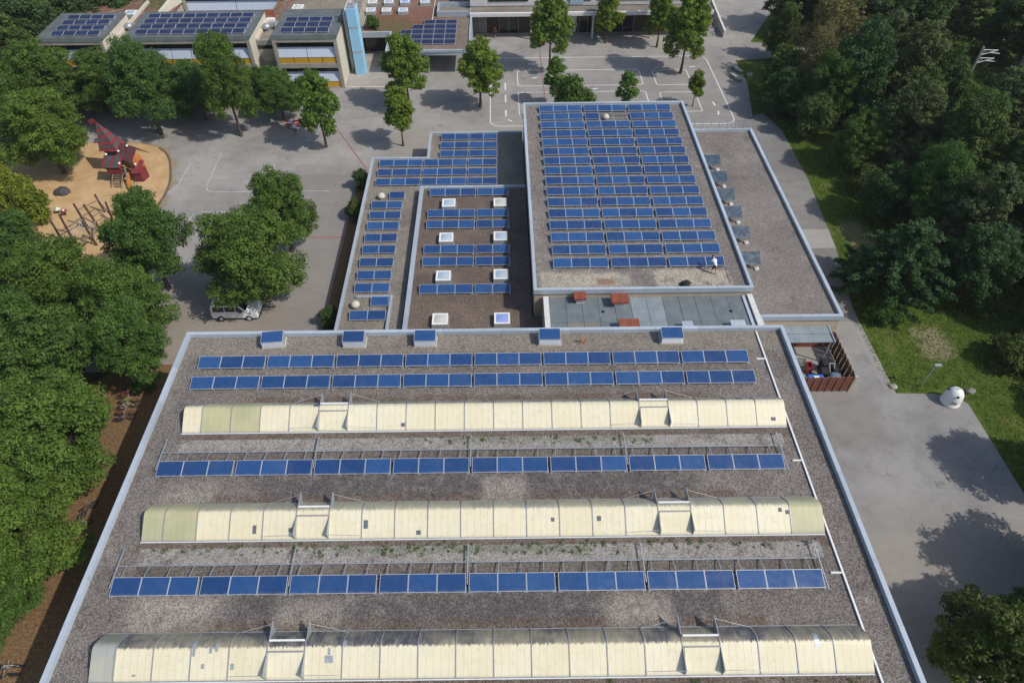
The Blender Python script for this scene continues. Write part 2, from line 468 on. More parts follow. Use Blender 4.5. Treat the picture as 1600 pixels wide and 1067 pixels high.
# playground sand with a smooth irregular outline
def smooth_poly(pts, k=3):
    for _ in range(k):
        q = []
        for i in range(len(pts)):
            a = pts[i]; b = pts[(i+1) % len(pts)]
            q += [(a[0]*.75+b[0]*.25, a[1]*.75+b[1]*.25), (a[0]*.25+b[0]*.75, a[1]*.25+b[1]*.75)]
        pts = q
    return pts
sand_poly = [(-62, 78), (-50.8, 76.3), (-46.3, 76.8), (-41.0, 75), (-38.6, 68.8), (-38.2, 65.6), (-38.4, 62.4), (-39.2, 57.3), (-41, 53), (-47, 50), (-56, 58), (-62, 62)]
sp = smooth_poly(sand_poly)
sheet('sandy_verge', [(x+((.55+.35*math.sin(y*1.7)+.25*math.sin(y*4.3)) if x > -45 else 0), y+.2) for x, y in sp], .010, M['sandy_edge'])
sheet('playground_sand', sp, .020, M['sand'])
M['edging'] = plain('edging_timber', (.15, .12, .10), .9, .2, 0, .2, 3)
# sand kerb: low timber edging along the curved side
mb = MB()
edge = [p for p in sp if p[0] > -42.5 and 56 < p[1] < 75.5]
edge.sort(key=lambda p: -p[1])
for a, b in zip(edge[:-1], edge[1:]):
    mb.bar((a[0]+.10, a[1], .05), (b[0]+.10, b[1], .05), .24, .12)
o = mb.build('sandpit_edging', M['edging']); tag(o, 'curved grey timber edging along the right side of the playground sand', 'edging')
# light paving between the canopy and the blue tower
sheet('paving_strip', [(-21.2, 90.3), (-14.5, 90.3), (-14.5, 91.5), (-16.6, 99.6), (-21.2, 99.6)], .010, M['slab'])
mb = MB(); mb.box(-21.2, -13.2, 90.02, 90.28, 0, .11); tag(mb.build('paving_kerb', M['concrete_light']), kind='structure')

sheet('planting_bed', [(-16.6, 36), (-14.3, 36), (-14.3, 68.2), (-16.6, 68.2)], .012, M['bark'])
# painted markings
def marking(name, pts, w, mat, z=.006, closed=False):
    mb = MB()
    P = list(pts) + ([pts[0]] if closed else [])
    L_, R_ = [], []
    for i, p in enumerate(P):
        a = Vector(P[max(0, i-1)]); b = Vector(P[min(len(P)-1, i+1)])
        if closed and i in (0, len(P)-1):
            a = Vector(P[-2]); b = Vector(P[1])
        d = (b-a).normalized(); nrm = Vector((-d.y, d.x))
        k = 1.0
        if 0 < i < len(P)-1:
            d1 = (Vector(P[i])-Vector(P[i-1])).normalized()
            k = 1/max(.5, d1.dot(d))
        q = Vector(p)
        L_.append((q.x+nrm.x*w/2*k, q.y+nrm.y*w/2*k, z)); R_.append((q.x-nrm.x*w/2*k, q.y-nrm.y*w/2*k, z))
    n = len(P)
    mb.add(L_+R_, [(n+i, n+i+1, i+1, i) for i in range(n-1)])
    o = mb.build(name, mat); o['kind'] = 'structure'
    return o
def rrect(x0, x1, y0, y1, r=.5):
    pts = []
    for cx, cy, a0 in ((x1-r, y0+r, -90), (x1-r, y1-r, 0), (x0+r, y1-r, 90), (x0+r, y0+r, 180)):
        for k in range(5):
            a = R(a0+k*22.5); pts.append((cx+r*math.cos(a), cy+r*math.sin(a)))
    return pts
LW, LR = M['line_white'], M['line_red']
LF = line_mat('line_faint', (.56, .55, .53), (.31, .295, .275), .47)
marking('court_line', rrect(-1.25, 30.2, 79.4, 98.6, 1.3), .125, LW, closed=True)
marking('court_line', rrect(2.55, 19.9, 90.0, 94.6, .55), .115, LW, closed=True)
marking('court_line', rrect(21.75, 26.6, 89.9, 94.3, .2), .115, LW, closed=True)
marking('court_line', rrect(2.55, 19.9, 82.0, 88.2, .4), .115, LW, closed=True)
marking('court_line', rrect(21.75, 26.55, 82.6, 87.8, .2), .115, LW, closed=True)
marking('court_line', [(-19.5, 65.7), (-32.9, 65.7), (-33.6, 66.1), (-33.9, 66.9), (-34.1, 74)], .09, LF)
marking('court_line', [(-21, 61.9), (-33.2, 61.95), (-33.8, 61.6), (-33.95, 61.0), (-34.0, 57.5)], .09, LF)
marking('court_line', [(-37.2, 72), (-37.3, 67), (-37.6, 66.1), (-38.2, 65.7)], .09, LF)
marking('court_line', [(-27, 57.2), (-27, 71.5)], .06, LF)
for q in ([(.8, 85.5), (.8, 87.6)], [(.8, 81.9), (.8, 83.5)], [(1.0, 81.0), (1.6, 80.6)], [(.8, 89), (.8, 91)], [(28.5, 84.0), (28.4, 85.0)], [(28.4, 81.6), (28.6, 82.6)], [(27.3, 95.2), (28.1, 95.2)], [(12.8, 88.9), (13.5, 89.1)], [(4.6, 92.3), (5.3, 92.4)], [(4.2, 96.6), (5.3, 96.6)]):
    marking('court_dash', q, .2, LW)
marking('running_line', [(-20.6, 78.9), (-15.0, 68.4)], .22, LR)
marking('running_line', [(-20.2, 57.25), (-14.6, 57.2)], .3, LR)
marking('running_line', [(6.05, 102), (6.12, 79)], .16, LR)
# drain covers
def cover(x, y, w, h, lab):
    mb = MB(); mb.box(-w/2, w/2, -h/2, h/2, 0, .02)
    for i in range(5):
        mb.box(-w/2+.06+i*(w-.12)/5, -w/2+.06+(i+.55)*(w-.12)/5, -h/2+.05, h/2-.05, .02, .035)
    o = mb.build('drain_cover', M['concrete_grey'], loc=(x, y, .012)); tag(o, lab, 'drain cover')
cover(32.9, 26.75, .75, .62, 'square metal drain cover in the forecourt right of the sports hall')
cover(3.5, 92.2, .7, .6, 'square drain cover inside the rounded white court box')
cover(-7.6, 79.8, .5, .5, 'small drain cover near the tree beyond the west roof')
cover(-25.6, 72.6, .6, .5, 'drain cover on the yard left of the red line')
cover(22.9, 86.4, .6, .5, 'drain cover inside the small white court box by the young tree')
#BODY
# ------------------------------------------------------------------ sports hall
HX0, HX1, HY0, HY1, HZ = -23.65, 21.03, 6.8, 35.5, 8.1
def flat_roof(parent, poly, zroof, gravel_m):
    mb = MB(); mb.prism(poly, zroof-.25, zroof); return mb.build('roof', gravel_m, parent)
def copings(parent, segs, z0, z1, w, mat):
    # sheet metal lids in lengths of about 3 m with open joints, butted end to end
    for (xa, ya, xb, yb) in segs:
        x0, x1 = min(xa, xb), max(xa, xb); y0, y1 = min(ya, yb), max(ya, yb)
        L = max(x1-x0, y1-y0); n = max(1, round(L/3.1))
        for i in range(n):
            f0, f1 = i/n, (i+1)/n
            g = .006
            dz = rng.uniform(-.006, .006); ds = rng.uniform(-.006, .006)
            mb = MB()
            if x1-x0 > y1-y0: mb.box(x0+(x1-x0)*f0+g, x0+(x1-x0)*f1-g, y0+ds, y1+ds, z0, z1+dz)
            else: mb.box(x0+ds, x1+ds, y0+(y1-y0)*f0+g, y0+(y1-y0)*f1-g, z0, z1+dz)
            mb.build('coping', mat, parent)
        mb = MB(); mb.box(x0+.03, x1-.03, y0+.03, y1-.03, z0-.01, z1-.03); mb.build('upstand', M['alu_dark'], parent)
hall = empty('sports_hall', ((HX0+HX1)/2, (HY0+HY1)/2, 0))
hall.location = (0, 0, 0)
tag(hall, 'large flat gravel roofed sports hall with three long cream rooflight strips', 'sports hall')
mb = MB(); mb.box(HX0+.12, HX1-.12, HY0+.12, HY1-.12, -.02, 7.84); mb.build('wall', M['concrete'], hall)
hall_roof = flat_roof(hall, [(HX0+.3, HY0+.3), (HX1-.3, HY0+.3), (HX1-.3, HY1-.3), (HX0+.3, HY1-.3)], HZ, M['gravel_hall'])
cw = .28
copings(hall, [(HX0, HY0, HX1, HY0+cw), (HX0, HY1-cw, HX1, HY1), (HX0, HY0+cw, HX0+cw, HY1-cw), (HX1-cw, HY0+cw, HX1, HY1-cw)], 7.86, 8.45, cw, M['coping'])
# ribbon windows of the hall, high under the eaves on both long sides
for sx, x in ((-1, HX0+.10), (1, HX1-.10)):
    for i in range(6):
        y = HY0+1.2+i*4.6
        mb = MB(); mb.box(x-.03, x+.03, y, y+4.2, 5.2, 7.0)
        w = mb.build('window', M['dark_glass'], hall)
        mb = MB(); mb.box(x-.05, x+.05, y+2.05, y+2.15, 5.2, 7.0); mb.box(x-.05, x+.05, y, y+4.2, 5.1, 5.195); mb.build('frame', M['alu'], w)

# --- barrel rooflights
SPAN, RISE, CURB = 2.36, .78, .15
PROF = [(0, 0), (.03, .08), (.20, .31), (.38, .55), (.50, .705), (.56, .765), (.61, .785), (.66, .765), (.72, .69), (.84, .46), (.93, .26), (1.0, .08)]
def arch(u):
    u = min(max(u, 0), 1)
    for (a, za), (b, zb) in zip(PROF[:-1], PROF[1:]):
        if u <= b: return CURB+za+(zb-za)*(u-a)/(b-a)
    return CURB+.08
def pane_mat(name, a, b, dirt_lo, dirt_hi, dirt_col, dirt_amt):
    t = NT(name, .45, .4)
    P = t.obj(); W_ = t.pos()
    o = t.xyz(P); r = t.rand()
    c = t.mix(t.math('MULTIPLY', r, .6), a, b)
    st = t.ramp(t.noise(W_, 1.1, 4), .35, .7)
    c = t.mix(t.math('MULTIPLY', st, .25), c, tuple(q*.85 for q in a))
    f = t.math('FRACT', t.math('MULTIPLY', o[0], 1/.387))
    c = t.mix(t.math('MULTIPLY', t.math('LESS_THAN', f, .07), .45), c, tuple(q*.55 for q in a))
    sc = t.n('ShaderNodeMapping'); sc.inputs['Scale'].default_value = (3.0, .6, 1)
    t.put(sc.inputs[0], W_)
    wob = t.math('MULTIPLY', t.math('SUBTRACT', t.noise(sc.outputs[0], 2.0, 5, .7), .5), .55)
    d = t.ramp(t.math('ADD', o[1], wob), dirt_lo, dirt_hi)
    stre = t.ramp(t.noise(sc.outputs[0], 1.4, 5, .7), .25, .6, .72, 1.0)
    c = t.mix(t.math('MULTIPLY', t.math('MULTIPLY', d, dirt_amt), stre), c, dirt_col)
    gr = t.ramp(t.noise(W_, 3.2, 6, .75), .5, .74)
    c = t.mix(t.math('MULTIPLY', gr, .42), c, (.42, .38, .26))
    gs = t.ramp(t.noise(sc.outputs[0], 3.5, 5, .7), .52, .75)
    c = t.mix(t.math('MULTIPLY', gs, .34), c, (.38, .35, .26))
    yl = t.ramp(t.noise(W_, .35, 3), .4, .62)
    c = t.mix(t.math('MULTIPLY', yl, .30), c, (.66, .57, .34))
    lo = t.ramp(o[1], .0, .12, 1, 0)
    c = t.mix(t.math('MULTIPLY', lo, .35), c, (.33, .31, .24))
    t.col(c)
    return t.mat
CR0, CR1 = (.72, .66, .47), (.78, .73, .56)
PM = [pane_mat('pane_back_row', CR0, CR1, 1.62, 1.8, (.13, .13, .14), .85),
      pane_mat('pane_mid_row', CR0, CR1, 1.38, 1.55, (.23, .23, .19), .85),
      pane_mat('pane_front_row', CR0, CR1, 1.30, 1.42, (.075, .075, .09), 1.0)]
PO = [pane_mat('pane_olive', (.40, .40, .23), (.44, .43, .27), 2.1, 2.3, (.2, .2, .15), .4),
      pane_mat('pane_olive_mid', (.40, .40, .23), (.44, .43, .27), 1.7, 2.2, (.25, .26, .16), .5),
      pane_mat('pane_grey_front', (.36, .37, .34), (.38, .38, .36), 1.45, 1.9, (.16, .16, .10), .7)]
NSEG = 22
def pane_mesh(w, mat, lift=0.0, u1=1.0, name='pane'):
    mb = MB()
    ring = []
    for i in range(NSEG+1):
        u = u1*i/NSEG
        ring.append((SPAN*u, arch(u)+lift))
    vs = [(0.02, y, z) for y, z in ring] + [(w-.02, y, z) for y, z in ring]
    n = NSEG+1
    mb.add(vs, [(i, n+i, n+i+1, i+1) for i in range(NSEG)], 0, True)
    vs2 = [(x, y, z-.04) for x, y, z in vs]
    mb.add(vs2, [(i+1, n+i+1, n+i, i) for i in range(NSEG)], 0, True)
    mb.add([vs[0], vs[n], vs2[n], vs2[0], vs[n-1], vs[2*n-1], vs2[2*n-1], vs2[n-1]], [(0, 3, 2, 1), (4, 5, 6, 7)])
    # little side closures
    for s0 in (0, n):
        mb.add([vs[s0+i] for i in range(n)] + [vs2[s0+i] for i in range(n)], [(i, i+1, n+i+1, n+i) for i in range(n-1)])
    return mb.mesh(name, mat)
W0, WP = 1.27, 1.937
rib_mb = MB()
for i in range(NSEG):
    u0, u1 = i/NSEG, (i+1)/NSEG
    rib_mb.bar((0, SPAN*u0, arch(u0)+.012), (0, SPAN*u1, arch(u1)+.012), .055, .05)
rib_me = rib_mb.mesh('rib', M['alu_dark'])
fin_f = MB(); fin_f.plate([(0, .02, .14), (0, -.02, .80), (0, SPAN*.48, arch(.48)+.03)], .03)
fin_f = fin_f.mesh('wind_deflector', M['steel'])
fin_r = MB(); fin_r.plate([(0, SPAN*.62, arch(.62)+.0), (0, SPAN*1.14, .95), (0, SPAN*1.0, .22), (0, SPAN*.80, arch(.80)-.02)], .03)
fin_r = fin_r.mesh('wind_deflector_rear', M['steel'])
end_mb = MB()
pts = [(0, 0, .0)] + [(0, SPAN*i/NSEG, arch(i/NSEG)-.03) for i in range(NSEG+1)] + [(0, SPAN, 0)]
end_mb.plate(pts, .04)
M['patch_grey'] = plain('patch_grey', (.12, .13, .16), .7, .3)
order = ['back', 'middle', 'front']
for k, y0 in enumerate((26.42, 18.75, 11.08)):
    mb = MB()
    mb.box(0, 39.96, -.06, 0, 0, CURB+.02); mb.box(0, 39.96, SPAN, SPAN+.06, 0, CURB+.02)
    mb.box(-.02, 39.98, -.10, -.061, CURB-.03, CURB+.03, 1)
    sk = mb.build('barrel_rooflight', [M['alu_dark'], M['white']], hall, (-21.28, y0, HZ))
    sk['label'] = 'long cream barrel rooflight, the %s one of three' % order[k]
    link('end_panel', end_mb.mesh('end_panel', M['steel']), sk, (.02, 0, 0)); link('end_panel', end_mb.mesh('end_panel', M['steel']), sk, (39.94, 0, 0))
    m_full = pane_mesh(WP, PM[k]); m_first = pane_mesh(W0, PM[0] if k == 0 else PO[k]); m_ol = pane_mesh(WP, PO[k])
    m_lid = pane_mesh(WP-.12, PM[k], .045, .47, 'hatch_lid'); m_hback = pane_mesh(WP, PM[k])
    xs = [0]+[W0+WP*i for i in range(21)]
    link('pane', m_first, sk, (0, 0, 0))
    for i in range(20):
        ol = (k == 0 and i in (0, 1)) or (k == 1 and i in (0, 19))
        link('pane', m_ol if ol else m_full, sk, (xs[i+1], 0, 0))
        if i in (4, 15):
            lid = link('hatch_lid', m_lid, sk, (xs[i+1]+.06, 0, 0))
            for xx in (xs[i+1], xs[i+2]):
                link('wind_deflector', fin_f, sk, (xx, 0, 0)); link('wind_deflector', fin_r, sk, (xx, 0, 0))
            mb = MB(); mb.box(.05, WP-.05, SPAN*.68, SPAN*.68+.09, arch(.68)+.08, arch(.68)+.17); mb.build('hatch_bar', M['white'], sk, (xs[i+1], 0, 0))
            mb = MB(); mb.box(.03, WP-.03, SPAN*.465, SPAN*.465+.07, arch(.47)+.05, arch(.47)+.10); mb.build('hinge_bar', M['alu_dark'], sk, (xs[i+1], 0, 0))
            for sx, x_ in ((-1, 0), (1, WP)):
                for q0, q1 in (((x_, SPAN*1.08, .88), (x_+sx*WP*1.05, SPAN*.96, .32)), ((x_, .0, .75), (x_+sx*WP*1.0, .1, .40))):
                    mb = MB(); mb.tube(q0, q1, .011, n=4); mb.build('stay_wire', M['alu'], sk, (xs[i+1], 0, 0))
    for i in range(1, 21): link('rib', rib_me, sk, (xs[i], 0, 0))
    # repair patches of grey tape on the panes
    PT = {0: [(8.6, .62, .42, .35), (12.9, .86, .22, .2), (14.5, .08, .25, .22), (19.9, .86, .25, .3), (30.6, .34, .32, .35), (37.0, .78, .3, .42), (39.0, .12, .3, .2), (6.3, .8, .18, .15)],
          1: [(6.5, .12, .22, .42), (8.6, .15, .2, .2), (13.0, .2, .25, .42), (16.1, .06, .26, .22), (31.2-4.5, .3, .24, .25), (37.4, .45, .2, .2), (37.8, .40, .2, .2), (24, .3, .2, .2)],
          2: [(5.2, .42, .14, .75), (6.05, .47, .15, .3), (6.35, .5, .15, .42), (5.7, .2, .16, .2), (7.2, .18, .18, .25), (12.0, .28, .42, .3), (12.15, .42, .12, .3), (12.9, .58, .16, .3), (37.1, .45, .25, .7), (2.2, .08, .2, .08)]}
    for (px, u, w, d) in PT[k]:
        mb = MB()
        nn = 4
        ring = [(y0_, arch(y0_/SPAN)+.018) for y0_ in [u*SPAN+d*j/nn for j in range(nn+1)] if y0_/SPAN <= 1]
        n = len(ring)
        mb.add([(0, y, z) for y, z in ring]+[(w, y, z) for y, z in ring], [(i, n+i, n+i+1, i+1) for i in range(n-1)])
        mb.build('repair_patch', M['steel'] if k == 2 else M['patch_grey'], sk, (px, 0, 0))

# ------------------------------------------------------------------ solar modules
PW, PD = 1.58, 1.0
def module_mesh(name, mat, w=PW, d=PD, fm=None):
    mb = MB()
    fr = .022
    mb.box(fr, w-fr, fr, d-fr, .006, .034, 0)
    mb.box(0, w, 0, fr-.001, 0, .042, 1); mb.box(0, w, d-fr+.001, d, 0, .042, 1)
    mb.box(0, fr-.001, fr, d-fr, 0, .042, 1); mb.box(w-fr+.001, w, fr, d-fr, 0, .042, 1)
    return mb.mesh(name, [mat, fm or M['alu']])
M['coll_frame'] = plain('collector_frame', (.04, .08, .10), .5, .4)
MOD = module_mesh('solar_panel', M['pv'])
MOD_DARK = module_mesh('solar_panel_dark', M['pv_dark'])
MOD_COL = module_mesh('collector_panel', M['collector'], 1.02, 1.22, M['coll_frame'])
ORD = ['first', 'second', 'third', 'fourth', 'fifth', 'sixth', 'seventh', 'eighth', 'ninth', 'tenth', 'eleventh', 'twelfth', 'thirteenth', 'fourteenth', 'fifteenth', 'sixteenth']
FRAME = {}
def rack_mesh(n, tilt, z0, d=PD, w=PW, step=1.6):
    key = (n, round(tilt, 3), z0, d)
    if key in FRAME: return FRAME[key]
    mb = MB()
    L = n*step-.02
    ct, st = math.cos(tilt), math.sin(tilt)
    for f in (.2, .8):
        y, z = d*f*ct, z0+d*f*st
        mb.box(-.05, L+.05, y-.02, y+.02, z-.055, z-.008)
    nl = n+1
    for i in range(nl):
        x = .06+(L-.12)*i/(nl-1) if nl > 1 else L/2
        for f in (.2, .8):
            y, z = d*f*ct, z0+d*f*st
            mb.box(x-.02, x+.02, y-.02, y+.02, 0, z-.055)
        mb.box(x-.12, x+.12, -.02, d*ct+.03, 0, .05)
    mb.box(-.06, L+.06, d*ct-.005, d*ct+.01, .06, z0+d*st-.06)
    me = mb.mesh('rack', M['alu_dark']); FRAME[key] = me
    return me
def solar_table(x, y, z, n, tilt=12, z0=.16, mod=MOD, label='', group='', missing=(), back=False, name='solar_table'):
    t = empty(name, (x, y, z))
    tag(t, label, 'solar array', group)
    ti = R(tilt)
    link('rack', rack_mesh(n, ti, z0), t)
    for i in range(n):
        if i in missing: continue
        o = link('solar_panel', mod, t, (i*1.6, 0, z0)); o.rotation_euler = (ti, 0, 0)
    if back:
        zz = z0+PD*math.sin(ti)
        L = n*1.6-.02
        mb = MB(); mb.bar((-.08, 1.72, .20), (L+.1, 1.72, .20), .045, .045); mb.build('cross_rail', M['steel'], t)
        for i in range(4):
            mb = MB(); xx = .35+i*1.28; mb.bar((xx, PD*.98, zz-.03), (xx, 1.72, .165), .04, .04); mb.box(xx-.03, xx+.03, 1.69, 1.75, 0, .17); mb.build('strut', M['steel'], t)
    return t
TW = 3*1.6+.17
for r, (yn, word) in enumerate(((32.0, 'rearmost'), (30.1, 'second from the rear'), (23.12, 'third from the rear'), (15.5, 'front'))):
    for i in range(8):
        x = -21.9 + i*TW
        t = solar_table(x, yn, HZ, 3, label='%s blue array from the left in the %s hall roof row' % (ORD[i], word), group='solar arrays on the sports hall', back=r > 1)
        if r > 1 and i % 2 == 0:
            mb = MB(); mb.bar((-.1, .4, .28), (-.1, 2.75, .30), .06, .06); mb.box(-.13, -.07, 2.68, 2.74, 0, .27); mb.build('long_strut', M['steel'], t)
        if r > 1 and i == 7:
            mb = MB(); mb.bar((4.9, -.15, .28), (4.9, 2.75, .30), .06, .06); mb.box(4.87, 4.93, 2.68, 2.74, 0, .27); mb.build('long_strut', M['steel'], t)

# white cable duct along the east side of the hall roof with branches to the rows
mb = MB(); mb.box(18.92, 19.02, 7.2, 35.1, HZ+.02, HZ+.12)
duct = mb.build('cable_duct', M['white']); tag(duct, 'long white cable duct along the right side of the sports hall roof', 'cable duct')
for y, xa in ((32.35, 18.2), (23.75, 18.85-.6), (16.35, 18.2)):
    mb = MB(); mb.box(xa+.1, 18.915, y, y+.09, HZ+.02, HZ+.11); mb.build('branch', M['white'], duct)
# vent boxes with a small panel on top, along the rear edge
for i, (x, rz) in enumerate(((-17.75, R(5)), (-11.8, 0), (-6.55, 0), (2.62, 0), (11.62, 0))):
    t = empty('roof_vent', (x, 33.95, HZ), rz)
    tag(t, '%s louvred vent box from the left along the rear hall edge, with blue panel lid' % ORD[i], 'vent', 'vent boxes on the sports hall')
    mb = MB(); mb.box(.0, 1.70, .0, 1.05, 0, .10); mb.build('base', M['concrete_light'], t)
    mb = MB(); mb.box(.04, 1.66, .05, 1.0, .10, .62); mb.build('housing', M['steel'], t)
    for k in range(5):
        mb = MB(); mb.hexa([(.08, .005, .15+k*.09), (1.62, .005, .15+k*.09), (1.62, .05, .19+k*.09), (.08, .05, .19+k*.09), (.08, .005, .165+k*.09), (1.62, .005, .165+k*.09), (1.62, .05, .205+k*.09), (.08, .05, .205+k*.09)])
        mb.build('slat', M['alu'], t)
    o = link('lid_panel', MOD, t, (.06, .0, .64)); o.rotation_euler = (R(10), 0, 0)
# small orange trestle standing near the fourth vent
t = empty('orange_trestle', (5.75, 34.2, HZ)); tag(t, 'small orange wooden trestle on the gravel right of the fourth vent box', 'trestle')
for sx in (0, .3):
    for sy in (-.12, .12):
        mb = MB(); mb.bar((sx, sy, 0), (sx+.05, 0, .55), .05, .04); mb.build('leg', M['play_orange'], t)
mb = MB(); mb.bar((-.05, 0, .56), (.45, 0, .58), .07, .05); mb.build('top_bar', M['play_orange'], t)

# ------------------------------------------------------------------ gym (higher block with 16 solar rows)
gym = empty('gym_building', (0, 0, 0)); tag(gym, 'beige walled gym with gravel roof covered by sixteen rows of solar panels', 'building')
GX0, GX1, GY0, GY1, GZ_ = 2.65, 21.05, 41.8, 73.3, 6.12
mb = MB(); mb.box(GX0+.1, GX1-.1, GY0+.1, GY1-.1, -.02, 5.9); mb.build('wall', M['render_beige'], gym)
flat_roof(gym, [(GX0+.25, GY0+.25), (GX1-.25, GY0+.25), (GX1-.25, GY1-.25), (GX0+.25, GY1-.25)], GZ_, M['gravel_gym'])
w = .27
copings(gym, [(GX0, GY0, GX1, GY0+w), (GX0, GY1-w, GX1, GY1), (GX0, GY0+w, GX0+w, GY1-w), (GX1-w, GY0+w, GX1, GY1-w)], 5.95, 6.42, w, M['coping'])
sp_ = (71.5-44.85)/15
for r in range(16):
    y = 44.75+r*sp_
    for i in range(3):
        n = 3; x = 4.48+i*(TW+.06)
        miss = ()
        if r == 14 and i == 1: miss = (1, 2)
        solar_table(x, y, GZ_, n, tilt=13, label='%s blue solar array in the %s row from the front on the gym roof' % (['left', 'middle', 'right'][i], ORD[r]), group='solar arrays on the gym roof', missing=miss)
# dome vent on the gym roof
def dome_vent(x, y, z, r, lab):
    t = empty('dome_vent', (x, y, z)); tag(t, lab, 'roof vent')
    mb = MB(); mb.lathe([(r*.62, 0), (r*.62, .25)], n=16); mb.build('collar', M['alu_dark'], t)
    mb = MB(); mb.lathe([(r, .25), (r*1.02, .32), (r*.9, .45), (r*.6, .56), (r*.2, .61), (.01, .62)], n=20); mb.build('cap', M['concrete_light'], t)
dome_vent(11.8, 69.9, GZ_, .36, 'round white vent cap in the gap of the second farthest solar row')
# rail along the side of the arrays
mb = MB(); mb.tube((19.35, 42.5, GZ_+.06), (19.2, 72.2, GZ_+.06), .02, n=4); o = mb.build('lightning_wire', M['steel']); tag(o, 'thin lightning wire along the right end of the gym solar rows', 'wire')

# ------------------------------------------------------------------ east annex (low roof with collectors)
an = empty('east_annex', (0, 0, 0)); tag(an, 'low gravel roofed annex along the right side of the gym', 'building')
AZ = 3.62
mb = MB(); mb.prism([(21.06, 35.6), (22.0, 35.6), (22.0, 40.9), (29.0, 40.9), (29.0, 71.4), (21.06, 71.4)], -.02, 3.4); mb.build('wall', M['render_beige'], an)
mb = MB(); mb.box(24.2, 29.02, 40.86, 40.885, 0, 1.9); mb.build('red_cladding', M['brick_red'], an)
flat_roof(an, [(21.065, 35.65), (21.9, 35.65), (21.9, 41.05), (28.85, 41.05), (28.85, 71.2), (21.065, 71.2)], AZ, M['gravel_east'])
copings(an, [(22.1-.3+.005, 35.52, 22.1, 40.79), (21.8, 40.8, 29.1, 41.1), (28.8, 41.105, 29.1, 71.2), (21.06, 71.205, 29.1, 71.5)], 3.45, 3.92, .3, M['coping'])
for i in range(6):
    y = (47.2, 50.95, 54.1, 57.1, 60.2, 63.3)[i]
    t = empty('collector_stand', (21.55, y, AZ)); tag(t, '%s dark teal collector from the front on the low annex roof' % ORD[i], 'solar collector', 'solar collectors on the annex')
    for k in range(2):
        o = link('collector_panel', MOD_COL, t, (k*1.03, 0, .62)); o.rotation_euler = (R(34), 0, 0)
    for sx in (.25, 1.85):
        mb = MB(); mb.bar((sx, .1, .0), (sx, .1, .62), .06, .06); mb.bar((sx, .95, 0), (sx, .95, 1.2), .06, .06); mb.bar((sx, 0, .57), (sx, .98, 1.235), .05, .05); mb.build('support', M['whitish'], t)
        mb = MB(); mb.box(sx-.18, sx+.18, -.12, .28, 0, .14); mb.build('ballast_block', M['whitish'], t)
# railing on the far edge
t = empty('roof_railing', (21.4, 71.36, 3.92)); tag(t, 'steel railing with posts along the far edge of the annex roof', 'railing')
for i in range(9):
    mb = MB(); mb.bar((i*.95, 0, 0), (i*.95, 0, 1.1), .05, .05); mb.build('post', M['steel'], t)
for z in (.12, .35, .58, .8, 1.08):
    mb = MB(); mb.bar((-.03, 0, z), (7.63, 0, z), .03, .035); mb.build('rail', M['steel'], t)

# ------------------------------------------------------------------ plant room with green sheet roof between hall and gym
pr = empty('plant_room', (0, 0, 0)); tag(pr, 'plant room with grey green sheet roof between the sports hall and gym', 'building')
mb = MB(); mb.box(3.45, 21.0, 35.52, 41.88, -.02, 5.30); mb.build('wall', M['render_beige'], pr)
xs = [3.95+i*1.36 for i in range(13)]+[20.55]
for i in range(len(xs)-1):
    for j, (ya, yb) in enumerate(((35.55, 38.9), (38.92, 41.86))):
        mt = M['green_sheet']
        if i in (5, 6): mt = M['green_sheet_light']
        if i == 4 and j == 0: mt = M['green_sheet_light']
        if i in (1, 2) and j == 0: mt = M['green_sheet_brown']
        mb = MB(); mb.box(xs[i]+.015, xs[i+1]-.015, ya, yb, 5.31, 5.45+.004*((i*7+j*3) % 4)); mb.build('roof_sheet', mt, pr)
mb = MB(); mb.box(3.46, 3.9, 35.53, 41.79, 5.31, 5.72); mb.build('parapet', M['whitish'], pr)
mb = MB(); mb.box(20.6, 21.04, 35.53, 41.79, 5.31, 5.72); mb.build('parapet', M['whitish'], pr)
mb = MB(); mb.box(20.2, 20.45, 35.53, 41.78, 5.48, 5.56); mb.build('gutter_duct', M['coping'], pr)
PRZ = 5.465
def hooded_vent(x, y, w, d, h, mat, lab, tilt=.12):
    t = empty('hooded_vent', (x, y, PRZ)); tag(t, lab, 'vent')
    mb = MB(); mb.box(-w*.3, w*.3, -d*.3, d*.3, 0, h); mb.build('shaft', M['whitish'], t)
    mb = MB(); mb.hexa([(-w/2, -d/2, h), (w/2, -d/2, h), (w/2, d/2, h+.02), (-w/2, d/2, h+.02), (-w/2, -d/2, h+.16), (w/2, -d/2, h+.16), (w/2, d/2, h+.16+tilt), (-w/2, d/2, h+.16+tilt)]); mb.build('hood', mat, t)
hooded_vent(6.5, 41.35, 1.0, .75, .5, M['red_vent'], 'small red brown hooded vent on the green sheet roof below the gym edge')
hooded_vent(9.75, 40.95, 1.4, 1.0, .55, M['red_vent'], 'wide red brown hooded vent right of the small one on the green roof')
hooded_vent(10.15, 37.95, 1.6, 1.15, .5, M['rust_vent'], 'rusty orange hooded vent near the sports hall edge')
hooded_vent(16.4, 37.0, 1.4, .8, .6, M['rust_vent'], 'low rusty vent mostly hidden by the sports hall edge')
def box_vent(x, y, w, d, h, lab):
    t = empty('box_vent', (x, y, PRZ)); tag(t, lab, 'vent')
    mb = MB(); mb.box(-w/2, w/2, -d/2, d/2, 0, h); mb.build('housing', M['alu_dark'], t)
    mb = MB(); mb.box(-w/2-.04, w/2+.04, -d/2-.04, d/2+.04, h, h+.06); mb.build('lid', M['coping'], t)
box_vent(14.85, 38.0, .8, .7, .5, 'pale metal vent box on the green roof right of the light sheets')
box_vent(18.9, 38.0, 1.1, .8, .5, 'pale blue vent box near the right end of the green roof')
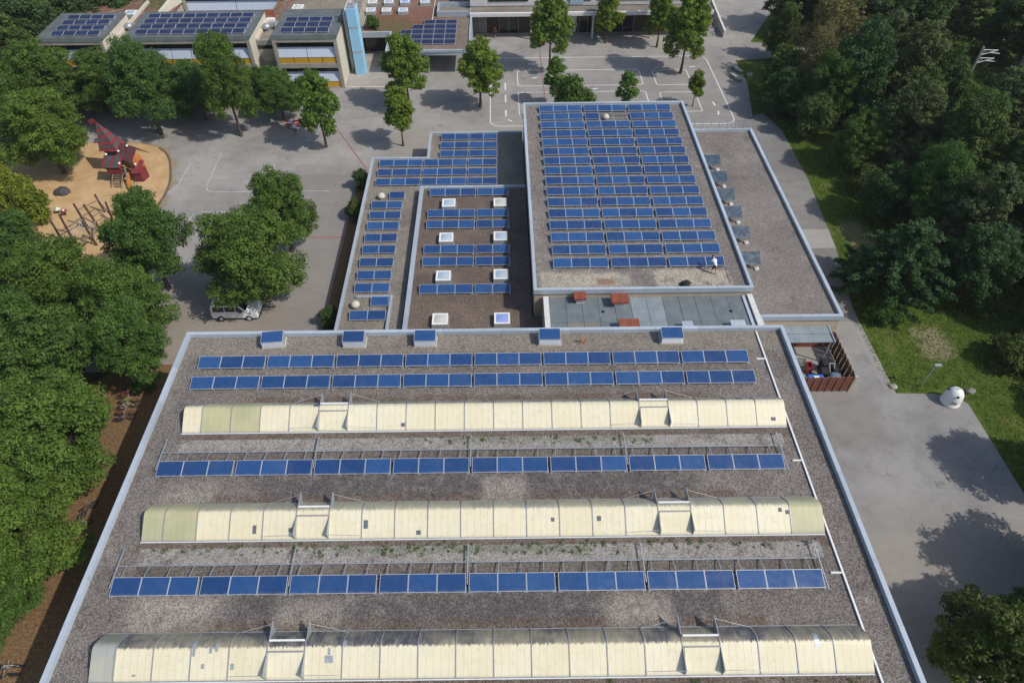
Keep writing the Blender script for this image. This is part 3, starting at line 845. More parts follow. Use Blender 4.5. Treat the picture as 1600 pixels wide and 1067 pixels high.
for x, y in ((8.35, 40.1), (18.9, 40.0)):
    mb = MB(); mb.lathe([(.13, 0), (.13, .05), (.06, .08), (.01, .09)], n=10); o = mb.build('roof_drain', M['dark'], loc=(x, y, PRZ)); tag(o, 'small round drain on the green roof, %s' % ('left one' if x < 10 else 'right one'), 'drain')

# ------------------------------------------------------------------ west wing: low roof with inner raised roof
ww = empty('west_wing', (0, 0, 0)); tag(ww, 'low stepped gravel roofed wing left of the gym', 'building')
WZ = 2.70
poly = [(-14.43, 35.55), (-8.3, 35.55), (-8.3, 61.2), (2.6, 61.2), (2.6, 73.1), (-8.2, 73.1), (-8.2, 67.73), (-14.43, 67.73)]
mb = MB(); mb.prism(poly, -.02, 2.5); mb.build('wall', M['concrete_grey'], ww)
flat_roof(ww, [(-14.3, 35.55), (-8.35, 35.55), (-8.35, 61.25), (2.62, 61.25), (2.62, 73.0), (-8.1, 73.0), (-8.1, 67.6), (-14.3, 67.6)], WZ, M['gravel_west'])
copings(ww, [(-14.53, 35.52, -14.25, 67.55), (-14.53, 67.555, -8.02, 67.83), (-8.3, 67.835, -8.02, 72.92), (-8.3, 72.925, 2.64, 73.2)], 2.52, 2.92, .28, M['coping2'])
iw = empty('inner_wing', (0, 0, 0)); tag(iw, 'raised brown gravel roof with eight square skylights left of the gym', 'building')
IZ = 3.32
mb = MB(); mb.prism([(-8.3, 35.56), (3.42, 35.56), (3.42, 41.7), (2.62, 41.7), (2.62, 61.1), (-8.3, 61.1)], 2.55, 3.1); mb.build('wall', M['coping2'], iw)
flat_roof(iw, [(-8.2, 35.56), (3.43, 35.56), (3.43, 41.75), (2.63, 41.75), (2.63, 61.0), (-8.2, 61.0)], IZ, M['gravel_inner'])
copings(iw, [(-8.52, 35.52, -8.12, 60.895), (-8.52, 60.9, 2.64, 61.25)], 3.12, 3.55, .35, M['coping2'])
# rows on the west roof
for r, y in enumerate((71.45, 69.65, 67.87)):
    for i in range(2):
        solar_table(-6.85+i*3.32, y, WZ, 2, label='%s pair of blue panels in the %s short row from the back, west roof' % (['left', 'right'][i], ORD[r]), group='solar arrays on the west roof')
for r, y in enumerate((66.05, 64.22, 62.4)):
    for i, (x, n) in enumerate(((-13.5, 3), (-13.5+TW, 3), (-13.5+2*TW, 2))):
        solar_table(x, y, WZ, n, label='%s blue solar array in the %s long row from the back, west roof' % (['left', 'middle', 'right'][i], ORD[r]), group='solar arrays on the west roof')
cy = [58.25, 56.5, 54.75, 52.85, 51.05, 49.15, 47.35, 45.6]
for r, y in enumerate(cy):
    solar_table(-13.46, y, WZ, 2, label='pair of blue panels, %s from the back in the narrow column of the west roof' % ORD[r], group='solar pairs on the west roof')
solar_table(-11.75, 59.95, WZ, 1, label='single blue panel beside the rear round vent on the west roof', group='single panels on the west roof')
solar_table(-11.75, 43.82, WZ, 1, label='single blue panel beside the front round vent on the west roof', group='single panels on the west roof')
solar_table(-13.42, 42.05, WZ, 2, label='front pair of blue panels on the west roof nearest the sports hall', group='solar pairs on the west roof')
dome_vent(-12.6, 60.3, WZ, .4, 'round white vent cap at the rear of the narrow west roof')
dome_vent(-13.1, 43.9, WZ, .4, 'round white vent cap at the front of the narrow west roof')
mb = MB(); mb.box(-13.2, -10.1, 44.95, 45.13, WZ+.02, WZ+.22); mb.box(-10.09, -9.86, 39.0, 45.13, WZ+.02, WZ+.3)
o = mb.build('cable_tray', M['coping2']); tag(o, 'angled pale cable tray around the front panels of the west roof', 'cable tray')
for r, y in enumerate((59.5, 55.85, 54.05, 50.2, 48.42, 44.65)):
    for i, (x, n) in enumerate(((-7.4, 3), (-7.4+TW, 2))):
        solar_table(x, y, IZ, n, label='%s blue solar array in the %s row from the back on the skylight roof' % (['left', 'right'][i], ORD[r]), group='solar arrays on the skylight roof')
def skylight(x, y, z, s, lab, group, tint=0):
    t = empty('skylight', (x, y, z)); tag(t, lab, 'skylight', group)
    a = s/2
    mb = MB(); b = a*1.13
    mb.hexa([(-b, -b, 0), (b, -b, 0), (b, b, 0), (-b, b, 0), (-a, -a, .38), (a, -a, .38), (a, a, .38), (-a, a, .38)]); mb.build('upstand', M['alu_dark'], t)
    mb = MB(); f = a*.80
    for q in ((-a*1.03, a*1.03, -a*1.03, -f), (-a*1.03, a*1.03, f, a*1.03), (-a*1.03, -f, -f, f), (f, a*1.03, -f, f)):
        mb.box(q[0], q[1], q[2], q[3], .381, .47)
    mb.build('frame', M['white'], t)
    mb = MB(); n = 6; vs = []
    for j in range(n+1):
        for i in range(n+1):
            u, v = 2*i/n-1, 2*j/n-1
            vs.append((u*f, v*f, .44+.12*(1-u*u)*(1-v*v)))
    mb.add(vs, [(j*(n+1)+i, j*(n+1)+i+1, (j+1)*(n+1)+i+1, (j+1)*(n+1)+i) for j in range(n) for i in range(n)], 0, True)
    mb.build('dome', M['dome_blue'] if tint == 2 else (M['dome_warm'] if tint else M['dome']), t)
def glossy(name, c, rough=.12):
    t = NT(name, rough, .6); t.col(c); t.b.inputs['Coat Weight'].default_value = .5; t.b.inputs['Coat Roughness'].default_value = .05
    return t.mat
M['dome'] = glossy('dome_acrylic', (.42, .50, .58)); M['dome_warm'] = glossy('dome_milky', (.55, .55, .48)); M['dome_blue'] = glossy('dome_blue', (.28, .36, .72))
for i, (x, y) in enumerate(((-5.33, 57.9), (-.07, 57.9), (-5.33, 52.3), (-.07, 52.4), (-5.33, 46.75), (-.07, 46.85), (-5.33, 41.2), (-.02, 41.2))):
    skylight(x, y, IZ, 1.3, '%s square white framed skylight in the %s pair from the back, skylight roof' % (['left', 'right'][i % 2], ORD[i//2]), 'square skylights', {1: 1, 6: 1, 7: 2}.get(i, 0))
# ------------------------------------------------------------------ school: three classroom blocks
def school_block(x0, x1, yf, yb, lab, nyel, nbl):
    t = empty('classroom_block', (0, 0, 0)); tag(t, lab, 'school building', 'classroom blocks')
    mb = MB(); mb.box(x0+.1, x1-.1, yf+.75, yb-.1, -.02, 6.66); mb.build('wall', M['concrete'], t)
    mb = MB(); mb.box(x0, x1, yf+.55, yb, 6.70, 7.0); mb.build('roof', M['slate_roof'], t)
    mb = MB(); mb.hexa([(x0, yf-.05, 6.70), (x1, yf-.05, 6.70), (x1, yf+.545, 6.70), (x0, yf+.545, 6.70), (x0, yf+.12, 6.82), (x1, yf+.12, 6.82), (x1, yf+.545, 7.0), (x0, yf+.545, 7.0)]); mb.build('roof_edge', M['slate_edge'], t)
    for z0, z1 in ((6.28, 6.695), (2.82, 3.46), (-.02, .1)):
        mb = MB(); mb.box(x0+.46, x1-.46, yf, yf+.7, z0, z1); mb.build('facade_band', M['concrete'], t)
    for xa, xb in ((x0+.04, x0+.45), (x1-.45, x1-.04)):
        mb = MB(); mb.box(xa, xb, yf-.03, yf+.72, -.02, 6.69); mb.build('pier', M['concrete'], t)
    mb = MB(); mb.box(x1-.03, x1+.02, yf-.02, yb, -.02, 6.69); mb.build('end_wall', M['concrete_light'], t)
    for zb in (3.46, .1):
        xa, xb = x0+.47, x1-.47
        mb = MB(); mb.box(xa, xb, yf+.60, yf+.64, zb, zb+2.72); g = mb.build('window_band', M['dark_glass'], t)
        dz = .0
        for i in range(nyel):
            w = (xb-xa)/nyel
            mb = MB(); mb.box(xa+i*w+.05, xa+(i+1)*w-.05, yf+.12, yf+.17, zb+.04, zb+.74); mb.build('yellow_panel', M['yellow'], t)
        for i in range(nbl):
            w = (xb-xa)/nbl
            mb = MB(); x_a, x_b = xa+i*w+.04, xa+(i+1)*w-.04
            mb.hexa([(x_a, yf+.08, zb+.80), (x_b, yf+.08, zb+.80), (x_b, yf+.12, zb+.80), (x_a, yf+.12, zb+.80), (x_a, yf+.46, zb+2.02), (x_b, yf+.46, zb+2.02), (x_b, yf+.5, zb+2.02), (x_a, yf+.5, zb+2.02)])
            mb.build('blind', M['blind'], t)
    return t
school_block(-61.0, -52.1, 90.2, 98.9, 'left grey classroom block with four rows of dark solar panels behind the trees', 4, 4)
school_block(-49.4, -32.8, 90.2, 99.0, 'widest middle classroom block with thirty six dark solar panels', 8, 6)
b3 = school_block(-29.95, -21.35, 90.2, 99.3, 'right classroom block with white blinds and yellow panels beside the blue tower', 4, 2)
school_block(-47.0, -31.4, 106.2, 116, 'rear classroom block with white blinds behind the widest block', 8, 2)
for x0, n0, y0, nr, nm in ((-59.2, 4, 91.25, 4, 'left'), (-48.15, 9, 91.35, 4, 'middle'), (-28.92, 4, 91.42, 3, 'right')):
    for r in range(nr):
        if n0 == 9:
            for i in range(3):
                solar_table(x0+i*4.85, y0+r*1.74, 7.0, 3, tilt=10, mod=MOD_DARK, z0=.1, label='%s dark solar array in the %s row of the middle classroom block' % (['left', 'centre', 'right'][i], ORD[r]), group='solar arrays on the school')
        else:
            solar_table(x0, y0+r*1.74, 7.0, 4, tilt=10, mod=MOD_DARK, z0=.1, label='dark solar array of four panels, %s row on the %s classroom block' % (ORD[r], nm), group='solar arrays on the school')
# link buildings
lk = empty('school_link', (0, 0, 0)); tag(lk, 'lower flat roofed link buildings between the classroom blocks', 'school building')
for xa, xb, ya, yb in ((-52.05, -49.45, 92.2, 125), (-32.75, -30.0, 92.5, 125), (-64, -52.06, 99.2, 125), (-49.44, -47.1, 99.2, 125), (-29.99, -20.2, 99.5, 125)):
    mb = MB(); mb.box(xa, xb, ya, yb, -.02, 5.25); mb.build('wall', M['concrete'], lk)
    mb = MB(); mb.box(xa, xb, ya+.3, yb, 5.26, 5.55); mb.build('roof', M['gravel_school'], lk)
    mb = MB(); mb.box(xa, xb, ya-.05, ya+.29, 5.0, 5.65); mb.build('fascia', M['concrete_grey'], lk)
    if xb-xa < 3 and ya < 95:
        for z0, z1, mt in ((4.5, 4.98, M['dark_glass']), (2.05, 2.85, M['concrete_grey']), (1.4, 2.0, M['dark_glass'])):
            mb = MB(); mb.box(xa+.03, xb-.03, ya-.04, ya-.005, z0, z1); mb.build('facade_strip', mt, lk)
for x, y1 in ((-52.05, 106), (-32.8, 99.3)):
    mb = MB(); mb.box(x, x+.35, 92.6, y1, 5.56, 5.9); mb.build('coping', M['concrete_light'], lk)
mb = MB(); mb.hexa([(-48.9, 101, 5.56), (-48.4, 101, 5.56), (-46.9, 106.1, 5.56), (-47.4, 106.1, 5.56), (-48.9, 101, 6.0), (-48.4, 101, 6.0), (-46.9, 106.1, 7.2), (-47.4, 106.1, 7.2)]); mb.build('sloping_wall', M['concrete_light'], lk)
# things on the link roofs
def rooftop_unit(x, y, lab):
    t = empty('fan_unit', (x, y, 5.56)); tag(t, lab, 'roof fan')
    mb = MB(); mb.lathe([(.35, 0), (.35, .35)], n=14); mb.build('base', M['alu_dark'], t)
    mb = MB(); mb.lathe([(.55, .35), (.6, .5), (.5, .75), (.3, .9), (.02, .95)], n=16); mb.build('hood', M['steel'], t)
rooftop_unit(-51.2, 96.6, 'silver hooded fan on the gravel link beside the left classroom block')
rooftop_unit(-32.0, 95.9, 'silver hooded fan left on the gravel link beside the middle block')
rooftop_unit(-30.6, 96.4, 'silver hooded fan right on the gravel link beside the right block')
t = empty('roof_hatch', (-32.6, 98.6, 5.56)); tag(t, 'brown roof hatch with raised lid on the link beside the right block', 'roof hatch')
mb = MB(); mb.box(0, 1.0, 0, .8, 0, .35); mb.build('curb', M['white'], t)
mb = MB(); mb.plate([(-.1, .75, .4), (1.1, .75, .4), (.9, 1.1, 1.3), (-.3, 1.1, 1.3)], .06); mb.build('lid', M['rust_vent'], t)
skylight(-52.8, 101.5, 5.56, 1.5, 'pale skylight on the red brown roof behind the left classroom block', 'school skylights', 0)
skylight(-29.0, 102.8, 5.56, 1.5, 'white skylight on the red brown roof behind the right classroom block', 'school skylights', 1)
# blue stair tower
tw = empty('blue_tower', (-19.65, 95.0, 0)); tag(tw, 'slim light blue tower with grey bands beside the right classroom block', 'tower')
zs = [(0, 3.0), (3.35, 6.3), (6.65, 9.0)]
for a, b in zs:
    mb = MB(); mb.box(-.68, .62, -1.05, .95, a, b); mb.build('shaft', M['tower_blue'], tw)
for a, b in ((3.0, 3.35), (6.3, 6.65)):
    mb = MB(); mb.box(-.67, .61, -1.04, .94, a+.002, b-.002); mb.build('band', M['tower_band'], tw)
mb = MB(); mb.box(-.55, .5, -.9, .8, 9.0, 9.12); mb.build('cap', M['alu_dark'], tw)
for x, y, h in ((-.3, .3, .9), (.1, .5, 1.1), (.3, -.2, .6)):
    mb = MB(); mb.tube((x, y, 9.12), (x, y, 9.12+h), .05, n=6); mb.box(x-.12, x+.12, y-.06, y+.06, 9.12+h*.5, 9.12+h); mb.build('antenna', M['alu'], tw)
# wall strip between block and tower
wl = empty('stair_wall', (0, 0, 0)); tag(wl, 'tall beige wall strip between the right classroom block and blue tower', 'wall')
mb = MB(); mb.box(-21.1, -20.75, 95.2, 101.0, 0, 7.9); mb.build('wall_panel', M['concrete_light'], wl)
# ------------------------------------------------------------------ entrance canopy and low school wing
cn = empty('school_entrance_wing', (0, 0, 0)); tag(cn, 'low school wing with red brown planted roof and wide entrance canopy', 'school building')
CZ = 3.45
polyr = [(-15.7, 93.7), (-4.0, 93.4), (-4.0, 125), (-20.1, 125), (-20.1, 99.5), (-15.7, 99.5)]
mb = MB(); mb.prism(polyr, 2.85, CZ-.12); mb.build('fascia', M['coping2'], cn)
mb = MB(); mb.prism([(x+(.25 if x < -10 else -.25), y+.25) for x, y in polyr], CZ-.119, CZ); mb.build('roof', M['sedum'], cn)
copings(cn, [(-15.72, 93.4, -3.98, 93.68), (-4.26, 93.685, -3.98, 105), (-15.72, 93.685, -15.44, 99.48), (-20.12, 99.49, -15.44, 99.77)], 3.3, 3.62, .28, M['coping2'])
mb = MB(); mb.box(-19.9, -4.3, 101.5, 124, -.02, 2.84); mb.build('wall', M['dark_glass'], cn)
for x, y in ((-15.3, 94.3), (-10, 94.2), (-4.5, 94.2), (-15.3, 99.0)):
    mb = MB(); mb.tube((x, y, 0), (x, y, 2.85), .12, n=10); mb.build('column', M['concrete'], cn)
for r, (y, n) in enumerate(((95.5, 4), (97.15, 5), (98.75, 5), (100.45, 4), (102.15, 3))):
    y = 95.5+r*1.68
    solar_table(-6.1-n*1.6-(.0), y, CZ, n, tilt=10, mod=MOD_DARK, z0=.1, label='dark solar array in the %s row from the front on the entrance canopy' % ORD[r], group='solar arrays on the canopy')
for i, (x, y) in enumerate(((-19.3, 106.9), (-16.9, 106.8), (-14.4, 106.7), (-19.4, 110), (-16.9, 110), (-14.4, 110.1), (-11.3, 109.9))):
    skylight(x, y, CZ, 1.35, '%s pale skylight in the %s row on the red brown planted roof' % (ORD[i if i < 3 else i-3], 'front' if i < 3 else 'back'), 'skylights on the planted roof', 2 if i == 5 else i % 2)
mb = MB(); mb.box(-9.9, -9.78, 102.9, 112, CZ+.01, CZ+.1); o = mb.build('roof_cable', M['concrete_light']); tag(o, 'pale cable duct crossing the planted roof behind the canopy panels', 'cable duct')
# raised parapet box behind the canopy
rp = empty('roof_upstand', (0, 0, CZ)); tag(rp, 'grey parapet box on the canopy roof left of the white strip roof', 'parapet')
for q in ((-9.2, -4.4, 105.0, 105.25), (-9.2, -4.4, 108.4, 108.65), (-9.2, -8.95, 105.25, 108.4)):
    mb = MB(); mb.box(q[0], q[1], q[2], q[3], 0, .75); mb.build('side', M['coping2'], rp)
mb = MB(); mb.box(-8.94, -4.4, 105.26, 108.39, 0, .12); mb.build('floor', M['gravel_west'], rp)
# main school front with white strip roof
sf = empty('school_main_building', (0, 0, 0)); tag(sf, 'long school front with white edged strip roof over dark windows', 'school building')
mb = MB(); mb.box(-4.3, 32, 104.5, 107.2, 3.55, 3.9); mb.build('canopy_slab', M['whitish'], sf)
mb = MB(); mb.box(-4.15, 31.9, 104.75, 107.18, 3.901, 3.98); mb.build('canopy_gravel', M['gravel_west'], sf)
mb = MB(); mb.box(-4.3, 32, 104.5, 104.745, 3.901, 4.1); mb.build('canopy_edge', M['white'], sf)
mb = MB(); mb.box(-4.3, 32, 107.25, 120, -.02, 3.5); mb.build('wall', M['wood_dark'], sf)
mb = MB(); mb.box(-4.3, 32, 107.6, 120, 3.9, 7.6); mb.build('upper_wall', M['whitish'], sf)
x = -3.9
for (xa, xb, mt) in ((-3.9, -1.9, M['concrete_grey']), (0.1, 3.0, M['dark_glass']), (9.5, 11.9, M['whitish']), (12.4, 15.0, M['dark_glass']), (17.5, 20.7, M['dark_glass']), (23.9, 26.5, M['play_orange']), (27, 30, M['dark_glass'])):
    mb = MB(); mb.box(xa, xb, 107.12, 107.24, .1, 2.75); w_ = mb.build('window', mt, sf)
    mb = MB(); mb.box(xa-.06, xa-.001, 107.1, 107.24, .05, 2.8); mb.box(xb+.001, xb+.06, 107.1, 107.24, .05, 2.8); mb.box((xa+xb)/2-.03, (xa+xb)/2+.03, 107.08, 107.115, .1, 2.75); mb.build('frame', M['alu_dark'], w_)
for xa, xb in ((-1.5, 4.5), (10.5, 14), (15, 24), (25, 31)):
    mb = MB(); mb.box(xa, xb, 107.5, 107.59, 4.6, 6.6); mb.build('window', M['dark_glass'], sf)
mb = MB(); mb.box(10.8, 12.8, 107.40, 107.49, 4.0, 4.7); mb.build('glass_parapet', M['tower_band'], sf)
for x in (-4.1, 4.95, 14.2, 23.2, 31):
    mb = MB(); mb.box(x-.14, x+.14, 104.75, 105.0, -.02, 3.55); mb.build('column', M['whitish'], sf)
sheet('front_step', [(-4.3, 106.2), (32, 106.2), (32, 107.2), (-4.3, 107.2)], .03, M['slab'])
# white boundary wall at the upper right with parked bicycle racks
bw = MB(); bw.hexa([(34.2, 104.6, 0), (34.5, 104.6, 0), (35.4, 121, 0), (35.1, 121, 0), (34.2, 104.6, 1.05), (34.5, 104.6, 1.05), (35.4, 121, 1.05), (35.1, 121, 1.05)])
o = bw.build('boundary_wall', M['whitish']); tag(o, 'low white topped boundary wall beside the path at the top right', 'wall')

# ------------------------------------------------------------------ bin store right of the hall
bs = empty('bin_store', (0, 0, 0)); tag(bs, 'red brown slatted timber bin store beside the sports hall corner', 'bin store')
brown = M['bin_red'] = plain('bin_store_red', (.21, .085, .06), .8, .2, 0, .12, 3)
brown_d = M['bin_dark'] = plain('bin_store_inside', (.13, .075, .04), .8, .2, 0, .2, 3)
x = 24.6
for i in range(14):
    xa = 24.55+i*.31
    mb = MB(); mb.box(xa, xa+.25, 35.74 + (.05 if i % 2 else 0), 35.80+(.05 if i % 2 else 0), .08, 1.85); mb.build('board', brown, bs)
for i in range(16):
    ya = 36.0+i*.31
    mb = MB(); mb.box(29.02+(.05 if i % 2 else 0), 29.08+(.05 if i % 2 else 0), ya, ya+.25, .08, 1.85); mb.build('board', brown_d, bs)
for x, y in ((24.4, 35.85), (29.1, 35.85)):
    mb = MB(); mb.box(x-.09, x+.09, y-.14, y+.08, 0, 1.9); mb.build('post', M['render_beige'], bs)
for z in (.4, 1.5):
    mb = MB(); mb.box(24.5, 29.0, 35.86, 35.92, z, z+.08); mb.build('rail', brown_d, bs)
    mb = MB(); mb.box(28.95, 29.01, 35.95, 40.8, z, z+.08); mb.build('rail', brown_d, bs)
sh = empty('store_roof', (0, 0, 0)); tag(sh, 'grey sheet lean to roof over the back of the bin store', 'roof')
for i in range(3):
    for j in range(2):
        xa = 23.2+i*1.62; ya = 38.95+j*.96
        mb = MB(); mb.box(xa+.008, xa+1.612, ya+.008, ya+.952, 2.62+.05*j, 2.70+.05*j); mb.build('roof_sheet', M['green_sheet_light'], sh)
mb = MB(); mb.box(28.065, 28.14, 38.9, 40.85, 2.6, 2.82); mb.build('verge', M['coping'], sh)
for x, y in ((23.4, 39.1), (27.9, 39.1)):
    mb = MB(); mb.box(x-.05, x+.05, y-.05, y+.05, 0, 2.61); mb.build('post', M['steel'], sh)
M['bin_blue'] = plain('bin_blue', (.02, .16, .62), .5, .4); M['bin_black'] = plain('bin_black', (.02, .021, .024), .6, .35); M['grey_blue'] = plain('grey_blue_cover', (.13, .17, .24), .6, .3); M['crate_red'] = plain('crate_red', (.35, .03, .04), .6, .3); M['crate_green'] = plain('crate_green', (.03, .08, .05), .6, .3)
t = empty('blue_bin', (26.2, 36.35, 0)); tag(t, 'bright blue lidded bin inside the bin store', 'bin')
mb = MB(); mb.hexa([(-.62, -.3, .1), (.62, -.3, .1), (.62, .3, .1), (-.62, .3, .1), (-.68, -.36, 1.05), (.68, -.36, 1.05), (.68, .36, 1.05), (-.68, .36, 1.05)]); mb.build('body', M['bin_blue'], t)
mb = MB(); mb.hexa([(-.72, -.4, 1.05), (.72, -.4, 1.05), (.72, .4, 1.05), (-.72, .4, 1.05), (-.6, -.28, 1.2), (.6, -.28, 1.2), (.6, .28, 1.2), (-.6, .28, 1.2)]); mb.build('lid', M['bin_blue'], t)
mb = MB(); mb.box(-.2, .25, -.18, .15, 1.201, 1.215); mb.build('sticker', M['white'], t)
for x in (-.5, .5):
    mb = MB(); mb.tube((x, -.32, .1), (x, -.22, .1), .1, n=10); mb.build('wheel', M['rubber'], t)
def wheelie(x, y, c, lab, rz=0):
    t = empty('wheelie_bin', (x, y, 0), rz); tag(t, lab, 'bin')
    mb = MB(); mb.hexa([(-.25, -.25, .08), (.25, -.25, .08), (.25, .25, .08), (-.25, .25, .08), (-.3, -.34, 1.0), (.3, -.34, 1.0), (.3, .34, 1.0), (-.3, .34, 1.0)]); mb.build('body', c, t)
    mb = MB(); mb.hexa([(-.32, -.37, 1.0), (.32, -.37, 1.0), (.32, .4, 1.0), (-.32, .4, 1.0), (-.26, -.3, 1.1), (.26, -.3, 1.1), (.26, .32, 1.12), (-.26, .32, 1.12)]); mb.build('lid', c, t)
    for sx in (-.2, .2):
        mb = MB(); mb.tube((sx-.04, .3, .1), (sx+.04, .3, .1), .1, n=10); mb.build('wheel', M['rubber'], t)
wheelie(28.3, 37.4, M['bin_black'], 'black wheelie bin by the inner right boards of the bin store', .2)
wheelie(27.2, 37.2, M['bin_black'], 'black wheelie bin behind the blue bin', -.1)
wheelie(27.6, 38.2, M['bin_black'], 'dark wheelie bin under the front edge of the store roof', .1)
t = empty('covered_cart', (28.0, 36.6, 0)); tag(t, 'grey blue rounded cart with a bent handle in the bin store corner', 'cart')
mb = MB(); mb.lathe([(.38, .12), (.55, .4), (.58, .8), (.5, 1.0), (.25, 1.1), (.01, 1.12)], n=16); mb.build('tub', M['grey_blue'], t)
mb = MB(); mb.tube((-.2, .4, .6), (-.4, 1.0, 1.5), .025, n=6); mb.tube((.2, .4, .6), (0, 1.0, 1.5), .025, n=6); mb.tube((-.4, 1.0, 1.5), (0, 1.0, 1.5), .025, n=6); mb.build('handle', M['whitish'], t)
t = empty('green_rack', (24.7, 37.6, 0)); tag(t, 'dark green slatted rack with bars inside the bin store', 'rack')
for i in range(7):
    mb = MB(); mb.bar((-.4, i*.2, .75), (1.5, i*.2, .75), .05, .04); mb.build('slat', M['crate_green'], t)
for x, y in ((-.35, 0), (1.45, 0), (-.35, 1.2), (1.45, 1.2)):
    mb = MB(); mb.box(x-.03, x+.03, y-.03, y+.03, 0, .73); mb.build('leg', M['crate_green'], t)
t = empty('red_crate', (26.3, 38.1, 0)); tag(t, 'red plastic crate standing under the store roof edge', 'crate')
mb = MB(); mb.box(-.25, .25, -.35, .35, 0, .06); mb.box(-.25, -.21, -.35, .35, .06, .8); mb.box(.21, .25, -.35, .35, .06, .8); mb.box(-.21, .21, -.35, -.31, .06, .8); mb.box(-.21, .21, .31, .35, .06, .8); mb.build('shell', M['crate_red'], t)
t = empty('white_frame', (24.95, 36.6, 0)); tag(t, 'small pale wooden frame lying left of the blue bin', 'frame')
for q in ((0, .55, 0, .08), (0, .55, .5, .58), (0, .08, .08, .5), (.47, .55, .08, .5)):
    mb = MB(); mb.box(q[0], q[1], q[2], q[3], .0, .5); mb.build('side', M['concrete_light'], t)

# ------------------------------------------------------------------ glass recycling igloo, lamp, rocks
t = empty('recycling_igloo', (37.05, 34.55, 0)); tag(t, 'white dome shaped recycling container at the lawn corner of the forecourt', 'container')
mb = MB(); mb.lathe([(.74, .0), (.78, .06), (.78, .16), (.73, .2), (.74, .5), (.71, .85), (.62, 1.2), (.45, 1.45), (.24, 1.58), (.01, 1.62)], n=28); mb.build('shell', M['white'], t)
for a in (-105, -20, 150):
    mb = MB(); ca, sa = math.cos(R(a)), math.sin(R(a)); mb.tube((.55*ca, .55*sa, 1.28), (.66*ca, .66*sa, 1.33), .085, n=12); mb.build('opening', M['rubber'], t)
mb = MB(); mb.tube((-.1, 0, 1.6), (-.1, 0, 1.75), .025, n=6); mb.tube((.1, 0, 1.6), (.1, 0, 1.75), .025, n=6); mb.tube((-.1, 0, 1.75), (.1, 0, 1.75), .025, n=6); mb.build('lifting_loop', M['steel'], t)
M['graffiti'] = plain('graffiti_green', (.12, .25, .10), .7, .2)
mb = MB()
for k in range(5):
    a = R(-125+k*7); z = .45+.1*(k % 2)
    mb.plate([(.745*math.cos(a), .745*math.sin(a), z), (.745*math.cos(a+.07), .745*math.sin(a+.07), z+.05), (.74*math.cos(a+.1), .74*math.sin(a+.1), z+.28), (.74*math.cos(a+.02), .74*math.sin(a+.02), z+.22)], .008)
mb.build('graffiti', M['graffiti'], t)
def lamp(x, y, h, lab, arm=.5):
    t = empty('path_lamp', (x, y, 0)); tag(t, lab, 'lamp')
    mb = MB(); mb.tube((0, 0, 0), (0, 0, h), .055, .04, n=8); mb.build('pole', M['steel'], t)
    mb = MB(); mb.hexa([(-.1, -.12, h), (arm, -.12, h+.03), (arm, .12, h+.03), (-.1, .12, h), (-.08, -.09, h+.1), (arm-.05, -.09, h+.12), (arm-.05, .09, h+.12), (-.08, .09, h+.1)]); mb.build('lamp_head', M['steel'], t)
lamp(35.4, 36.2, 2.7, 'slim path lamp on the lawn left of the recycling container')
lamp(43.0, 101.0, 3.4, 'lamp post on the grass near the path at the top right', -.4)
def rock(x, y, s, lab, mat=None):
    mb = MB()
    rr = random.Random(int(x*31+y*17))
    n = 9; prof = [(.9, 0), (1.0, .25), (.8, .55), (.45, .75), (.02, .8)]
    vs = []
    for r_, z in prof:
        for i in range(n):
            a = 2*math.pi*i/n; q = r_*(1+rr.uniform(-.18, .18)); vs.append((q*math.cos(a)*s, q*math.sin(a)*s*.8, z*s*(1+rr.uniform(-.1, .1))))
    mb.add(vs, [(k*n+i, k*n+(i+1) % n, (k+1)*n+(i+1) % n, (k+1)*n+i) for k in range(len(prof)-1) for i in range(n)])
    o = mb.build('boulder', mat or M['concrete'], loc=(x, y, -.05)); tag(o, lab, 'boulder')
rock(33.0, 36.2, .38, 'pale boulder at the path corner near the lamp')
rock(39.3, 35.6, .42, 'grey boulder on the grass right of the recycling container', M['concrete_grey'])
rock(35.2, 92.4, .5, 'stone block beside the yard edge under the right trees')
rock(-50.0, 65.9, .95, 'dark boulder in the sand below the round tree', M['play_grey'])
# overhead line masts by the railway
def mast(x, y, lab, s=1):
    t = empty('catenary_mast', (x, y, -.02)); tag(t, lab, 'mast')
    mb = MB(); mb.bar((0, 0, 0), (0, 0, 4.6), .22, .22); mb.build('pole', M['alu_dark'], t)
    for z in (3.1, 4.2):
        mb = MB(); mb.tube((0, 0, z), (2.2, 0, z-.1), .05, n=6); mb.tube((2.2, 0, z-.1), (0, 0, z-.75), .05, n=6); mb.tube((.7, 0, z-.03), (0, 0, z-.75), .035, n=6); mb.tube((1.1, 0, z-.4), (2.6, 0, z-.55), .05, n=6)
        mb.build('bracket', M['white'], t)
mast(64.8, 90.3, 'railway mast with pale zigzag brackets at the upper right')
mast(70.2, 89.2, 'railway mast with pale brackets cut by the right frame edge')
